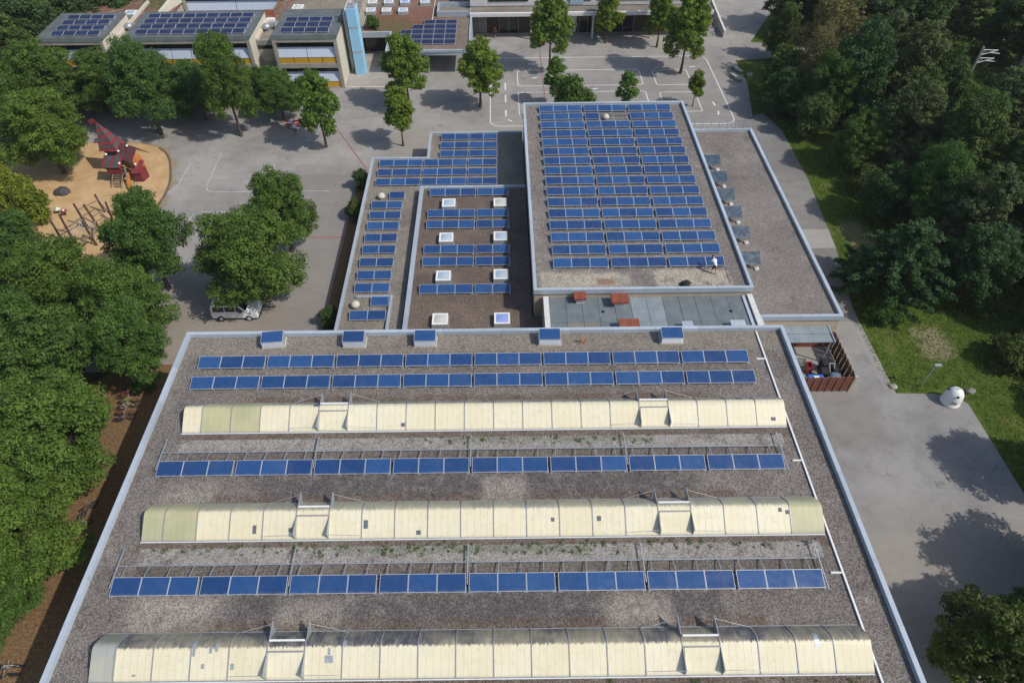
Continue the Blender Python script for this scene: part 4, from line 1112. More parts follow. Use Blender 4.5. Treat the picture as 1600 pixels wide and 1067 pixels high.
#TREES
# ------------------------------------------------------------------ trees
def leaf_mesh(name, clumps, per, size, mat, seed, droop=.25, inner=.35):
    g = np.random.default_rng(seed)
    cs = np.array(clumps, float)
    n = len(cs)
    w = cs[:, 3]**2; w = w/w.mean()
    cnt = np.maximum(20, (per*w).astype(int))
    idx = np.repeat(np.arange(n), cnt)
    N = len(idx)
    d = g.normal(size=(N, 3)); d[:, 2] = d[:, 2]*.8+.22
    d /= np.linalg.norm(d, axis=1)[:, None]
    rad = np.where(g.random(N) < inner, g.random(N)**.5*.85, .7+.55*g.random(N)**1.5)
    fl = np.array([1, 1, .72])
    pos = cs[idx, :3] + d*fl*(cs[idx, 3]*rad)[:, None]
    nr = d + g.normal(size=(N, 3))*.55 + np.array([0, 0, .45])
    nr /= np.linalg.norm(nr, axis=1)[:, None]
    tv = g.normal(size=(N, 3)); tv -= (tv*nr).sum(1)[:, None]*nr; tv /= np.linalg.norm(tv, axis=1)[:, None]
    bv = np.cross(nr, tv)
    s = size*(.55+.9*g.random(N))
    a = tv*s[:, None]; b = bv*(s*.62)[:, None]
    V = np.empty((N, 4, 3))
    V[:, 0] = pos-a; V[:, 1] = pos-b*.9+a*.1; V[:, 2] = pos+a-nr*(s*droop)[:, None]; V[:, 3] = pos+b*.9+a*.1
    me = bpy.data.meshes.new(name)
    me.vertices.add(N*4); me.vertices.foreach_set('co', V.reshape(-1))
    me.loops.add(N*4); me.loops.foreach_set('vertex_index', np.arange(N*4, dtype=np.int32))
    me.polygons.add(N); me.polygons.foreach_set('loop_start', np.arange(0, N*4, 4, dtype=np.int32)); me.polygons.foreach_set('loop_total', np.full(N, 4, np.int32))
    ct = g.random(n)
    tint = np.clip(.55*g.random(N)+.45*ct[idx], 0, 1)
    me.update()
    at = me.attributes.new('tint', 'FLOAT', 'POINT'); at.data.foreach_set('value', np.repeat(tint, 4).astype(np.float32))
    me.materials.append(mat)
    return me

def trunk_mesh(name, H, r, zc, Rr, seed, mat, limbs=7, fork=.32):
    rr = random.Random(seed)
    mb = MB()
    p = Vector((0, 0, -.1)); n = 5
    top = zc+.25*(H-zc)
    pts = [Vector((rr.uniform(-.12, .12)*k/n*2, rr.uniform(-.12, .12)*k/n*2, -.1+(top+.1)*k/n)) for k in range(n+1)]
    for k in range(n):
        a = r*(1-.8*k/n)*(1.35 if k == 0 else 1); b = r*(1-.8*(k+1)/n)
        mb.tube(pts[k], pts[k+1], a, b, n=8)
    for i in range(limbs):
        an = 2*math.pi*(i+rr.uniform(-.3, .3))/limbs
        z0 = H*fork+rr.uniform(0, .25)*(H-H*fork)
        q0 = Vector((0, 0, z0)); L = Rr*rr.uniform(.6, .85)
        q1 = q0+Vector((math.cos(an)*L*.5, math.sin(an)*L*.5, L*.45)); q2 = q1+Vector((math.cos(an+.3)*L*.45, math.sin(an+.3)*L*.45, L*.35))
        mb.tube(q0, q1, r*.42, r*.25, n=5); mb.tube(q1, q2, r*.25, r*.07, n=5)
        q3 = q1+Vector((math.cos(an-.6)*L*.35, math.sin(an-.6)*L*.35, L*.25)); mb.tube(q1, q3, r*.18, r*.05, n=4)
    return mb.mesh(name, mat)

def broad_clumps(H, Rr, z0, seed, n=12, taper=.35, lob=7, cr=(.10, .17)):
    """limb lobes spread through the crown, each carrying smaller leaf clumps"""
    rr = random.Random(seed)
    out = []
    hz = H-z0
    lobes = [(0, 0, z0+hz*.80, Rr*.42, hz*.20), (rr.uniform(-.1, .1)*Rr, rr.uniform(-.1, .1)*Rr, z0+hz*.50, Rr*.60, hz*.34)]
    for i in range(n):
        t = (i+.5)/n
        a = i*2.39996+rr.uniform(-.4, .4)
        zf = .12+.72*t+rr.uniform(-.06, .06)
        w = (1-taper*max(0, zf-.35)/.65)*(1-.35*max(0, .3-zf)/.3)
        d = Rr*w*rr.uniform(.48, .72)
        r = Rr*w*rr.uniform(.28, .44)
        out_r = r
        lobes.append((math.cos(a)*d, math.sin(a)*d, z0+hz*zf, out_r, out_r*rr.uniform(.75, 1.15)))
    for (x, y, z, r, rz) in lobes:
        k = int(9+16*(r/(Rr*.4))**2)
        for j in range(k):
            t = (j+.5)/k; c = 1-2*t; a = j*2.39996+rr.uniform(-.5, .5); q = math.sqrt(1-c*c)
            s = rr.uniform(.62, 1.08)
            zz = z+c*s*rz
            out.append((x+math.cos(a)*q*s*r, y+math.sin(a)*q*s*r, max(z0*.8, zz), Rr*rr.uniform(*cr)))
    return out

TREES = {}
def kind(name, H, Rr, z0, seed, mat, n=12, per=90, size=.14, bark=None, tr=.2, taper=.35, cr=(.10, .17), fork=.32, inner=.35, lob=7):
    cl = broad_clumps(H, Rr, z0, seed, n, taper, lob, cr)
    TREES[name] = (leaf_mesh('crown', cl, per, size, mat, seed, inner=inner), trunk_mesh('trunk', H, tr, (H+z0)/2, Rr, seed, bark or M['barkwood'], limbs=18 if name == 'pale0' else 7, fork=fork), H, Rr)
for i in range(4):
    kind('broad%d' % i, 10.5, 4.5, 1.9, 11+i, M['leaf'], 13, 165, .105, tr=.24)
for i in range(2):
    kind('bright%d' % i, 10.5, 4.5, 1.9, 31+i, M['leaf_mid'], 14, 165, .105, tr=.24)
for i in range(3):
    kind('yard%d' % i, 9.0, 3.1, 2.1, 41+i, M['leaf_bright'], 11, 75, .13, tr=.17, taper=.5)
for i in range(2):
    kind('small%d' % i, 7.0, 1.9, 2.0, 51+i, M['leaf_yellow'] if i == 0 else M['leaf_bright'], 8, 45, .11, tr=.10, taper=.6, cr=(.12, .2))
for i in range(4):
    kind('wood%d' % i, 12.0, 4.3, .8, 61+i, M['leaf_dark'], 15, 80, .15, tr=.25, taper=.6)
for i in range(2):
    kind('bluish%d' % i, 11.0, 4.2, .8, 71+i, M['leaf_blue'], 14, 85, .14, tr=.25, taper=.4)
for i in range(2):
    kind('grey%d' % i, 11.5, 4.2, 1.0, 76+i, M['leaf_grey'], 16, 80, .13, tr=.25, taper=.55, cr=(.08, .15), inner=.5)
kind('pale0', 13.0, 4.0, 2.0, 81, M['leaf_pale'], 16, 26, .13, bark=M['bark_pale'], tr=.22, taper=.4, cr=(.08, .16), inner=.6)
for i, mt in enumerate((M['leaf_dark'], M['leaf_yellow'], M['leaf'])):
    kind('shrub%d' % i, 3.0, 2.0, .1, 91+i, mt, 7, 55, .11, tr=.06, taper=.2, cr=(.16, .26), fork=.1)
# feathery tree: tiers of level sprays
def feathery(seed, H=9.5, Rr=4.6):
    rr = random.Random(seed); cl = []; mb = MB()
    mb.tube((0, 0, -.1), (0, 0, H*.5), .26, .16, n=8); mb.tube((0, 0, H*.5), (0, 0, H*.95), .16, .03, n=6)
    for t in range(11):
        z = .9+t*(H-1.2)/11; L0 = Rr*(1-(t/11.5)**1.5)*1.02
        nb = 9 if t < 7 else 6
        for b in range(nb):
            an = 2*math.pi*b/nb+t*.7+rr.uniform(-.25, .25); L = L0*rr.uniform(.7, 1.08)
            mb.tube((0, 0, z), (math.cos(an)*L*.85, math.sin(an)*L*.85, z+.1*L), .06, .015, n=4)
            k = max(2, int(L/.55))
            for j in range(k):
                f = .35+.65*(j+.5)/k
                cl.append((math.cos(an)*L*f+rr.uniform(-.2, .2), math.sin(an)*L*f+rr.uniform(-.2, .2), z+.1*L*f+rr.uniform(-.12, .12), .30+.25*(1-f)))
    return leaf_mesh('crown', cl, 55, .15, M['leaf_blue'], seed, inner=.5), mb.mesh('trunk', M['barkwood']), H, Rr
TREES['feathery0'] = feathery(5)
GTREE = {}
def tree(kd, x, y, H, Rr, label, group, name='tree', cat='tree', rz=None):
    cm_, tm_, H0, R0 = TREES[kd]
    t = empty(name, (x, y, 0), rng.uniform(0, 6.28) if rz is None else rz)
    t.scale = (Rr/R0, Rr/R0, H/H0)
    tag(t, label, cat, group)
    link('trunk', tm_, t); link('crown', cm_, t)
    return t
YG, LG, WG, BG = 'young trees on the schoolyard', 'broadleaf trees left of the sports hall', 'trees of the wood on the right', 'shrubs'
tree('yard0', -2.53, 84.45, 9.0, 3.3, 'round green yard tree beside the canopy with a bare slim trunk', YG)
tree('small0', -11.96, 75.04, 7.6, 2.3, 'slim light green tree standing beyond the stepped west roof', YG)
tree('yard1', -12.0, 84.5, 9.5, 3.5, 'round green yard tree in front of the entrance canopy corner', YG)
tree('yard2', -21.42, 74.96, 9.6, 2.9, 'green tree with leaning trunk left of the red yard line', YG)
tree('yard0', 7.12, 94.63, 11.2, 3.2, 'tall green tree in the middle of the court lines below the school front', YG)
tree('small1', 7.3, 84.6, 6.6, 1.8, 'narrow bright young tree just above the dark bush behind the gym', YG)
tree('yard1', 16.1, 103.2, 7.6, 2.3, 'small tree close to the school front windows', YG)
tree('yard2', 25.6, 93.2, 11.3, 3.4, 'tall tree at the right end of the courts', YG)
tree('yard1', 23.6, 101.6, 9.5, 2.6, 'tree behind the tall one at the right end of the school front', YG)
tree('small0', 25.45, 83.8, 5.0, 1.3, 'tiny young tree in a square bed behind the gym corner', YG)
tree('small1', 16.2, 81.8, 5.9, 1.7, 'small tree peeking over the far gym edge, right of the dark bush', YG)
tree('shrub2', 8.9, 79.0, 6.2, 2.7, 'dark green rounded bush behind the far gym edge', YG, 'bush', 'bush')
# left of hall
tree('broad2', -21.6, 55.0, 9.6, 3.3, 'upper of two joined trees between the playground court and west wing', LG)
tree('broad1', -23.0, 48.2, 9.8, 5.3, 'big spreading tree over the white van', LG)
tree('broad2', -32.6, 49.6, 11.0, 3.8, 'tree between the big van tree and the climbing logs', LG)
tree('broad0', -39.0, 44.8, 9.3, 4.7, 'wide tree below the climbing logs at the left', LG)
tree('bright1', -32.0, 41.8, 9.6, 3.5, 'tree at the upper left corner of the sports hall, nearest the asphalt', LG)
tree('broad3', -37.0, 36.6, 10.2, 4.9, 'broad tree at the left frame edge level with the rear solar rows', LG)
tree('bright0', -30.4, 37.6, 9.0, 3.1, 'narrow tree next to the roof shadow, level with the rear vents', LG)
tree('bright1', -32.5, 28.5, 10.0, 4.8, 'bushy tree left of the middle rooflight', LG)
tree('broad2', -40.2, 30.0, 10.8, 4.6, 'tree at the left edge behind the bushy one', LG)
tree('bright0', -31.9, 20.8, 9.4, 4.5, 'tree left of the front solar row', LG)
tree('bright1', -32.1, 17.4, 8.4, 3.3, 'lowest tree at the left edge above the last bicycles', LG)
tree('bright1', -39.2, 22.2, 9.8, 4.3, 'tree at the left edge level with the front solar row', LG)
tree('broad1', -43.6, 41.0, 11.0, 4.6, 'tree at the far left behind the wide tree', LG)
tree('broad3', -46.0, 50.5, 8.5, 3.2, 'small crowned tree at the left edge under the yellow shrub', LG)
tree('bright1', -51.6, 70.0, 10.0, 5.0, 'large round light green tree left of the red playhouse', LG)
tree('broad0', -57.0, 82.0, 10.2, 5.4, 'large tree below the left classroom block', LG)
tree('broad3', -60.5, 76.0, 11.0, 4.6, 'tree at the left edge above the round light green one', LG)
tree('broad2', -43.0, 78.6, 12.0, 4.6, 'broad tree right above the red playhouse', LG)
tree('broad1', -49.5, 82.8, 9.0, 4.6, 'tree in front of the middle classroom block left end', LG)
tree('broad0', -32.6, 77.8, 13.0, 3.5, 'tall dark pointed tree in front of the middle classroom block', LG)
tree('broad3', -38.3, 82.0, 7.4, 3.9, 'lower tree between the broad and the tall dark one', LG)
tree('broad0', -28.0, 81.6, 6.4, 3.1, 'lower tree right of the tall dark one', LG)
tree('shrub2', -30.5, 86.6, 4.5, 3.0, 'bush below the right classroom block', BG, 'bush', 'bush')
tree('shrub1', -50.6, 61.0, 4.4, 2.1, 'yellow green shrub tree beside the sand at the left', LG, 'bush', 'bush')
tree('shrub1', -53.6, 63.0, 5.0, 2.4, 'yellow green shrub at the left frame edge', LG, 'bush', 'bush')
for i, (x, y, h, r) in enumerate(((-64, 88, 12, 5), (-66, 98, 13, 5.2), (-62.5, 104, 12, 5), (-56.5, 108, 12, 4.6), (-70, 108, 13, 5.5), (-62, 114, 13, 5.4), (-53.5, 116, 12, 5), (-72, 92, 12, 5), (-46.0, 119.5, 11, 4))):
    tree('wood%d' % (i % 4), x, y, h, r, 'dark tree, %s of the group behind and left of the classroom blocks' % ORD[i], 'dark trees behind the school')
tree('wood2', -25.0, 108.5, 8.5, 3.0, 'dark tree behind the right classroom block', 'dark trees behind the school')
# wood on the right: rows from the front to the back
rows = {
 'front': [('feathery0', 36.6, 47.4, 9.2, 5.4), ('bluish1', 43.4, 47.0, 8.5, 3.6), ('wood0', 49.6, 42.2, 9.5, 3.4), ('wood2', 50.4, 36.0, 9, 3.2)],
 'second': [('bluish1', 40.2, 59.0, 7, 3.0), ('broad2', 43.8, 57.4, 10, 3.8), ('grey0', 45.4, 52.6, 11, 3.8), ('grey1', 51.0, 49.8, 11, 3.9)],
 'third': [('broad3', 40.6, 68.6, 7.5, 3.0), ('grey1', 45.0, 67.6, 11.5, 4.1), ('wood0', 49.0, 63.6, 12, 3.8), ('grey1', 56.4, 70.0, 11.5, 4.4), ('wood1', 53.6, 60.0, 11, 3.4)],
 'fourth': [('bluish0', 35.6, 81.0, 6.5, 2.6), ('broad0', 40.2, 79.0, 9.5, 3.5), ('bluish1', 43.6, 79.4, 12.5, 4.2), ('grey0', 49.6, 79.2, 13, 4.6), ('wood1', 51.8, 75.6, 11, 3.4)],
 'fifth': [('pale0', 43.6, 90.0, 13.5, 4.4), ('grey0', 51.0, 92.0, 13.5, 5.0), ('bluish0', 56.0, 92.6, 13, 4.2), ('wood0', 72.0, 96.0, 10, 4.6)],
 'sixth': [('wood1', 45.0, 107.0, 11, 4.5), ('wood3', 49.5, 103.0, 12.5, 4.6), ('wood0', 54.5, 106.5, 13, 5.4), ('wood2', 63.0, 108.5, 13, 5.4), ('wood1', 70.5, 106.5, 12, 5.2), ('wood3', 78, 103, 12, 5.2)],
}
for rw, L_ in rows.items():
    for i, (kd, x, y, h, r) in enumerate(L_):
        lab = '%s tree from the left in the %s row of the wood right of the annex' % (ORD[i], rw)
        if kd == 'feathery0': lab = 'feathery dark green tree overhanging the path at the annex corner'
        if kd == 'pale0': lab = 'pale thinly leafed birch with bare branches at the top of the wood'
        tree(kd, x, y, h, r, lab, WG)
tree('pale0', 40.2, 84.0, 11.0, 2.8, 'smaller pale brownish tree in front of the birch at the wood edge', WG)
# fill between rows
for i, (kd, x, y, h, r) in enumerate((('wood1', 51.5, 57.5, 10.5, 3.6), ('wood0', 55.6, 53.5, 11, 3.6), ('broad1', 51, 66.5, 11, 3.6), ('wood2', 59.5, 62.5, 10.5, 3.8), ('wood2', 47.2, 71.5, 11, 3.4), ('wood3', 54, 45.5, 10, 3.4), ('wood0', 55, 38, 9.5, 3.2), ('wood2', 40.5, 97.5, 8, 2.6), ('bluish1', 46.5, 84.8, 11, 3.6), ('wood1', 76.5, 86, 13, 4.2), ('wood2', 75, 94, 13, 4.4), ('bluish0', 78, 78, 13, 4.4), ('wood2', 72, 76, 10, 4), ('wood3', 66, 68, 10, 4))):
    tree(kd, x, y, h, r, 'dark tree filling the wood, %s from the front among the inner ones' % ORD[i], WG)
# forecourt trees at the lower right
tree('wood2', 28.8, 13.6, 8.0, 3.4, 'dark green tree in the lower right corner', 'trees by the forecourt')
tree('wood3', 33.2, 15.4, 8.5, 3.0, 'dark tree at the right frame edge in the lower right', 'trees by the forecourt')
tree('wood0', 42.4, 26.0, 10.2, 4.0, 'tree just right of the frame shading the forecourt edge', 'trees by the forecourt')
tree('wood2', 38.8, 18.2, 10.0, 4.3, 'tree right of the frame shading the lower forecourt', 'trees by the forecourt')
tree('wood1', 49.6, 30.2, 8.5, 3.4, 'tree right of the frame beside the lawn', 'trees by the forecourt')
# shrubs
for i, (kd, x, y, h, r, lab) in enumerate((
    ('shrub0', -15.7, 66.2, 2.3, 1.1, 'dark shrub at the rear end of the west wing wall'), ('shrub0', -15.7, 60.6, 2.2, 1.2, 'dark shrub at the middle of the west wing wall'),
    ('shrub0', -15.8, 44.5, 1.8, 1.1, 'dark shrub by the wall near the sports hall corner'), ('shrub0', -15.8, 41.0, 1.8, 1.1, 'front dark shrub by the west wing wall'),
    ('shrub2', -30.6, 36.9, 1.6, 1.0, 'small green bush at the edge of the bark strip'), ('shrub2', 36.9, 83.4, 4.5, 2.8, 'bush at the yard corner right of the courts'),
    ('shrub0', 38.0, 86.4, 6.0, 3.4, 'dark bush right of the courts above the corner bush'), ('shrub0', 38.6, 76.4, 5.0, 2.7, 'bush on the grass beside the annex path'),
    ('shrub0', 41.0, 63.9, 3.0, 2.0, 'bush between the lawn strip and the wood'), ('shrub2', 35.0, 44.2, 2.4, 1.5, 'low bush at the foot of the feathery tree'),
    ('shrub0', 44.2, 38.6, 3.0, 2.2, 'bush at the lawn edge right of the dirt patch'), ('shrub0', 46.4, 33.6, 2.6, 2.0, 'bush on the lawn at the right frame edge'), ('shrub2', 27, 74.3, 1.6, 1.2, 'light green weeds behind the roof railing'), ('shrub2', 24, 74.5, 1.3, 1.3, 'light green weeds behind the left part of the railing'), ('shrub2', -18.3, 101.2, 1.8, 1.0, 'green shrub growing on the planted roof by the tower'))):
    o = tree(kd, x, y, h, r, lab, BG, 'shrub', 'shrub')
    if 'planted roof' in lab: o.location.z = 3.44
for i, (x, y, h, r) in enumerate(((-59, 87.4, 4.6, 2.8), (-54.6, 87.6, 4.2, 2.6), (-50.2, 87.2, 5.0, 3.0), (-45.6, 87.5, 4.4, 2.8), (-41.2, 87.2, 5.2, 3.0), (-36.6, 87.4, 4.6, 2.7), (-32.9, 86.6, 4.4, 2.4), (-26.2, 87.4, 2.6, 2.0))):
    tree('shrub%d' % (2 if i % 3 else 0), x, y, h, r, '%s bush from the left in the hedge row below the classroom windows' % ORD[i], 'hedge bushes by the school', 'bush', 'bush')
# undergrowth of the wood floor, uncountable
def undergrowth(name, rects, n, size, mat, seed, hz, label):
    g = np.random.default_rng(seed); cl = []
    for (x0, x1, y0, y1), k in zip(rects, n):
        for _ in range(k):
            cl.append((g.uniform(x0, x1), g.uniform(y0, y1), g.uniform(.0, hz), g.uniform(.5, 1.1)))
    me = leaf_mesh(name, cl, 60, size, mat, seed)
    o = link(name, me); tag(o, label, 'undergrowth', kind='stuff')
undergrowth('undergrowth', [(43.5, 70, 34, 60), (43, 75, 60, 112), (-70, -48, 84, 90), (-60, -41, 14, 34)], (300, 420, 60, 60), .16, M['leaf_dark'], 3, .6, 'dark low undergrowth covering the wood floor')
# moss tufts on the hall gravel, uncountable
def moss():
    g = np.random.default_rng(21); cl = []
    for x0, x1, y0, y1, k in ((-11, 6, 17.7, 18.45, 80), (-5, 10, 25.35, 26.0, 36), (-20, -12, 17.9, 18.4, 14), (7, 18, 17.9, 18.4, 14), (-20, 18, 10.35, 10.9, 40), (-20, 18, 18.1, 18.6, 50)):
        for _ in range(k):
            x = g.uniform(x0, x1) if g.random() < .4 else x0+(x1-x0)*(round(g.random()*9)/9)+g.normal()*.35
            cl.append((x, g.uniform(y0, y1), 8.105, g.uniform(.05, .17)))
    me = leaf_mesh('moss', cl, 24, .04, M['leaf'], 21)
    tag(link('moss', me), 'green moss tufts along the pale gravel strips of the hall roof', 'moss', kind='stuff')
moss()
# grass blades on the lawn
def grass():
    g = np.random.default_rng(9)
    def inlawn(x, y):
        e = 32.4 if y < 44 else 32.9+(y-44)*.16 if y < 60 else 35.5
        if y < 35.7: e = 38.75
        return x > e+.15
    P = []
    while len(P) < 26000:
        x, y = g.uniform(32, 46), g.uniform(24, 80)
        if inlawn(x, y): P.append((x, y))
    P = np.array(P); N = len(P)
    a = g.uniform(0, 6.28, N); h = g.uniform(.05, .16, N); w = .05
    V = np.zeros((N, 3, 3)); V[:, 0, 0] = P[:, 0]-np.cos(a)*w; V[:, 0, 1] = P[:, 1]-np.sin(a)*w; V[:, 1, 0] = P[:, 0]+np.cos(a)*w; V[:, 1, 1] = P[:, 1]+np.sin(a)*w
    V[:, 2, 0] = P[:, 0]+g.normal(size=N)*.09; V[:, 2, 1] = P[:, 1]+g.normal(size=N)*.09; V[:, 2, 2] = h; V[:, :2, 2] = -.02
    me = bpy.data.meshes.new('grass'); me.from_pydata(V.reshape(-1, 3).tolist(), [], np.arange(N*3).reshape(-1, 3).tolist())
    at = me.attributes.new('tint', 'FLOAT', 'POINT'); at.data.foreach_set('value', np.repeat(g.random(N), 3).astype(np.float32))
    me.materials.append(M['leaf_bright'])
    tag(link('grass', me), 'short green lawn grass beside the path', 'grass', kind='stuff')
grass()

# ------------------------------------------------------------------ crooked red playhouse
ph = empty('crooked_playhouse', (-43.7, 68.9, .02)); tag(ph, 'crooked red playhouse with striped witch hat roof on timber legs in the sand', 'playhouse')
def striped_cone(base, apex, n=9, mats=('play_red', 'play_grey')):
    base = [Vector(b) for b in base]; apex = Vector(apex)
    for k in range(n):
        f0, f1 = k/n, min(1, (k+1)/n)
        lo = [b.lerp(apex, f0) for b in base]; hi = [b.lerp(apex, f1) for b in base]
        c = sum(lo, Vector())/4
        lo = [c+(p-c)*1.06 for p in lo]
        if k == n-1: hi = [apex+(p-c)*.06 for p in lo]
        mb = MB(); mb.hexa(lo+hi); mb.build('roof_board', M[mats[k % 2]], ph)
# witch hat tower (leans to the left and back)
striped_cone([(-2.3, .8, 3.0), (-.2, .7, 3.0), (-.1, 2.6, 3.1), (-2.1, 2.7, 3.1)], (-2.05, 2.2, 5.9))
mb = MB(); mb.hexa([(-1.8, 1.1, 1.2), (-.5, 1.0, 1.2), (-.5, 2.3, 1.2), (-1.8, 2.3, 1.2), (-2.0, 1.0, 3.05), (-.4, .9, 3.05), (-.4, 2.4, 3.05), (-2.0, 2.4, 3.05)]); mb.build('tower_wall', M['play_grey'], ph)
mb = MB(); mb.tube((-2.05, 2.2, 5.7), (-2.2, 2.2, 6.3), .04, n=5); mb.plate([(-2.2, 2.2, 6.3), (-2.8, 2.15, 6.1), (-2.7, 2.15, 5.6), (-2.15, 2.2, 5.8)], .04); mb.build('flag', M['play_red'], ph)
for x, y in ((-1.8, 1.1), (-.5, 1.0), (-.5, 2.2), (-1.8, 2.2)):
    mb = MB(); mb.tube((x*1.1, y, -.02), (x, y, 1.3), .09, n=7); mb.build('leg', M['wood'], ph)
# striped gable house, twisted
def gable(c, ax, L, Wd, H, z, n, mats, th=.06):
    ax = Vector(ax).normalized(); sd = Vector((-ax.y, ax.x, 0)); c = Vector(c)
    for s in (-1, 1):
        for k in range(n):
            a0, a1 = -L/2+L*k/n, -L/2+L*(k+1)/n-.015
            p = [c+ax*a0+Vector((0, 0, z+H)), c+ax*a1+Vector((0, 0, z+H)), c+ax*a1+sd*s*Wd/2+Vector((0, 0, z)), c+ax*a0+sd*s*Wd/2+Vector((0, 0, z))]
            mb = MB(); mb.plate(p, th+.02*(k % 2)); mb.build('roof_board', M[mats[k % 2]], ph)
gable((1.25, .75, 0), (.85, -.5, 0), 2.7, 2.5, 1.1, 2.5, 9, ('play_red', 'play_grey'))
mb = MB(); mb.hexa([(.1, .4, .8), (1.7, -.5, .8), (2.3, .5, .8), (.7, 1.4, .8), (.1, .4, 2.55), (1.7, -.5, 2.55), (2.3, .5, 2.55), (.7, 1.4, 2.55)]); mb.build('house_wall', M['play_yellow'], ph)
mb = MB(); mb.plate([(1.78, -.58, .9), (2.36, .45, .9), (2.36, .45, 2.5), (2.07, -.06, 3.3), (1.78, -.58, 2.5)], .06); mb.build('gable_wall', M['play_orange'], ph)
mb = MB(); mb.hexa([(1.3, -1.0, .1), (2.3, -1.0, .1), (2.6, .0, .1), (1.7, -.1, .1), (1.4, -.95, 1.2), (2.3, -.95, 1.2), (2.6, .0, 1.5), (1.7, -.1, 1.5)]); mb.build('red_side_wall', M['play_red'], ph)
mb = MB(); mb.plate([(1.25, -1.1, 1.2), (2.4, -1.1, 1.2), (2.7, .1, 2.2), (1.7, .1, 2.2)], .07); mb.build('side_roof', M['play_red'], ph)
for p in ((2.0, -.75, 2.2), (.35, -.9, 2.45), (1.2, .6, 3.75), (-1.3, .1, 3.0), (-.05, .6, 3.1)):
    mb = MB(); mb.lathe([(.02, -.14), (.13, -.05), (.14, .05), (.02, .14)], p, n=8); mb.build('ball_knob', M['white'], ph)
# low grey red roof at the front left
for k in range(7):
    x0 = -1.7+k*.31
    mb = MB(); mb.plate([(x0, -1.3, 2.1), (x0+.295, -1.3, 2.1), (x0+.295, .2, 2.75), (x0, .2, 2.75)], .06+.02*(k % 2)); mb.build('roof_board', M['play_grey'] if k % 3 else M['play_red'], ph)
mb = MB(); mb.box(-1.5, .5, -1.1, .1, 1.05, 1.2); mb.build('platform', M['wood'], ph)
mb = MB(); mb.hexa([(-1.3, -1.15, 1.2), (.4, -1.15, 1.2), (.4, -1.08, 1.2), (-1.3, -1.08, 1.2), (-1.3, -1.15, 1.9), (.4, -1.15, 1.9), (.4, -1.08, 1.9), (-1.3, -1.08, 1.9)]); mb.build('railing_panel', M['play_red'], ph)
for a, b in (((-1.1, -2.2, -.02), (-.9, -1.0, 1.1)), ((.1, -2.3, -.02), (.2, -1.0, 1.1)), ((.9, -2.0, -.02), (.6, -.6, 2.0)), ((-1.5, -.4, -.02), (-1.4, -.3, 1.1)), ((1.2, -.2, -.02), (1.1, .5, 1.0)), ((2.2, .5, -.02), (2.2, .4, .9))):
    mb = MB(); mb.tube(a, b, .08, n=7); mb.build('leg', M['wood'], ph)
for k in range(6):
    mb = MB(); mb.box(-.75, -.05, -2.15+k*.2, -2.02+k*.2, .1+k*.17, .16+k*.17); mb.build('step', M['wood'], ph)
mb = MB(); mb.plate([(.5, -.9, 1.2), (.95, -.9, 1.2), (1.5, -2.6, .05), (1.05, -2.7, .05)], .05); mb.build('ramp', M['play_orange'], ph)
mb = MB(); mb.bar((1.2, -.1, .9), (.3, -1.0, 2.4), .1, .1); mb.build('brace', M['play_orange'], ph)
# log climbing structure
cl_ = empty('log_climbing_frame', (-44.2, 57.6, .02)); tag(cl_, 'climbing frame of leaning brown logs in the sand below the playhouse', 'climbing frame')
posts = [(-2.3, -.2, 2.4), (-.3, -1.3, 4.0), (-.5, 2.0, 3.0), (1.4, 1.1, 3.6), (1.8, -1.2, 3.0), (.9, -3.1, 2.6), (.4, 4.6, 2.2), (1.9, 3.0, 2.4)]
for i, (x, y, h) in enumerate(posts):
    lx, ly = rng.uniform(-.25, .25), rng.uniform(-.2, .2)
    mb = MB(); mb.tube((x, y, -.1), (x+lx, y+ly, h), .13, .10, n=8); mb.build('post', M['wood_dark'], cl_)
for a, b, r_ in (((-2.2, 0, .9), (-.4, 2.0, 1.1), .09), ((-.3, -1.3, .8), (1.8, -1.2, 1.2), .10), ((1.4, 1.1, 1.5), (1.8, -1.2, .8), .08), ((-.5, 2.0, 1.4), (1.4, 1.1, .8), .09), ((-2.3, -.2, 1.4), (-.3, -1.3, 1.8), .05), ((.9, -3.1, 1.0), (1.8, -1.2, 1.4), .05), ((-.5, 2.0, 2.2), (.4, 4.6, 1.6), .06), ((1.4, 1.1, 2.0), (1.9, 3.0, 1.6), .06), ((.4, 4.6, 1.5), (1.9, 3.0, .8), .06), ((-.2, .3, .15), (1.2, -.4, .2), .12)):
    mb = MB(); mb.tube(a, b, r_, n=7); mb.build('beam', M['wood'], cl_)
for k in range(6):
    mb = MB(); mb.tube((-.3+k*.35, -1.3+.02*k, 1.6), (-.5+k*.32, 1.9-.15*k, 1.2), .02, n=4); mb.build('rope', M['whitish'], cl_)
for i, (x, y) in enumerate(((-48.8, 62.1), (-47.9, 61.7))):
    t = empty('spring_seat', (x, y, .02)); tag(t, '%s small round stool in the sand left of the logs' % ['left', 'right'][i], 'stool', 'round stools in the sand')
    mb = MB(); mb.tube((0, 0, 0), (0, 0, .45), .09, n=8); mb.build('stem', M['wood_dark'], t)
    mb = MB(); mb.lathe([(.30, .45), (.34, .5), (.30, .58), (.01, .62)], n=14); mb.build('seat', M['play_red' if i else 'whitish'], t)
    mb = MB(); mb.lathe([(.12, .58), (.14, .66), (.01, .72)], n=10); mb.build('knob', M['white'], t)

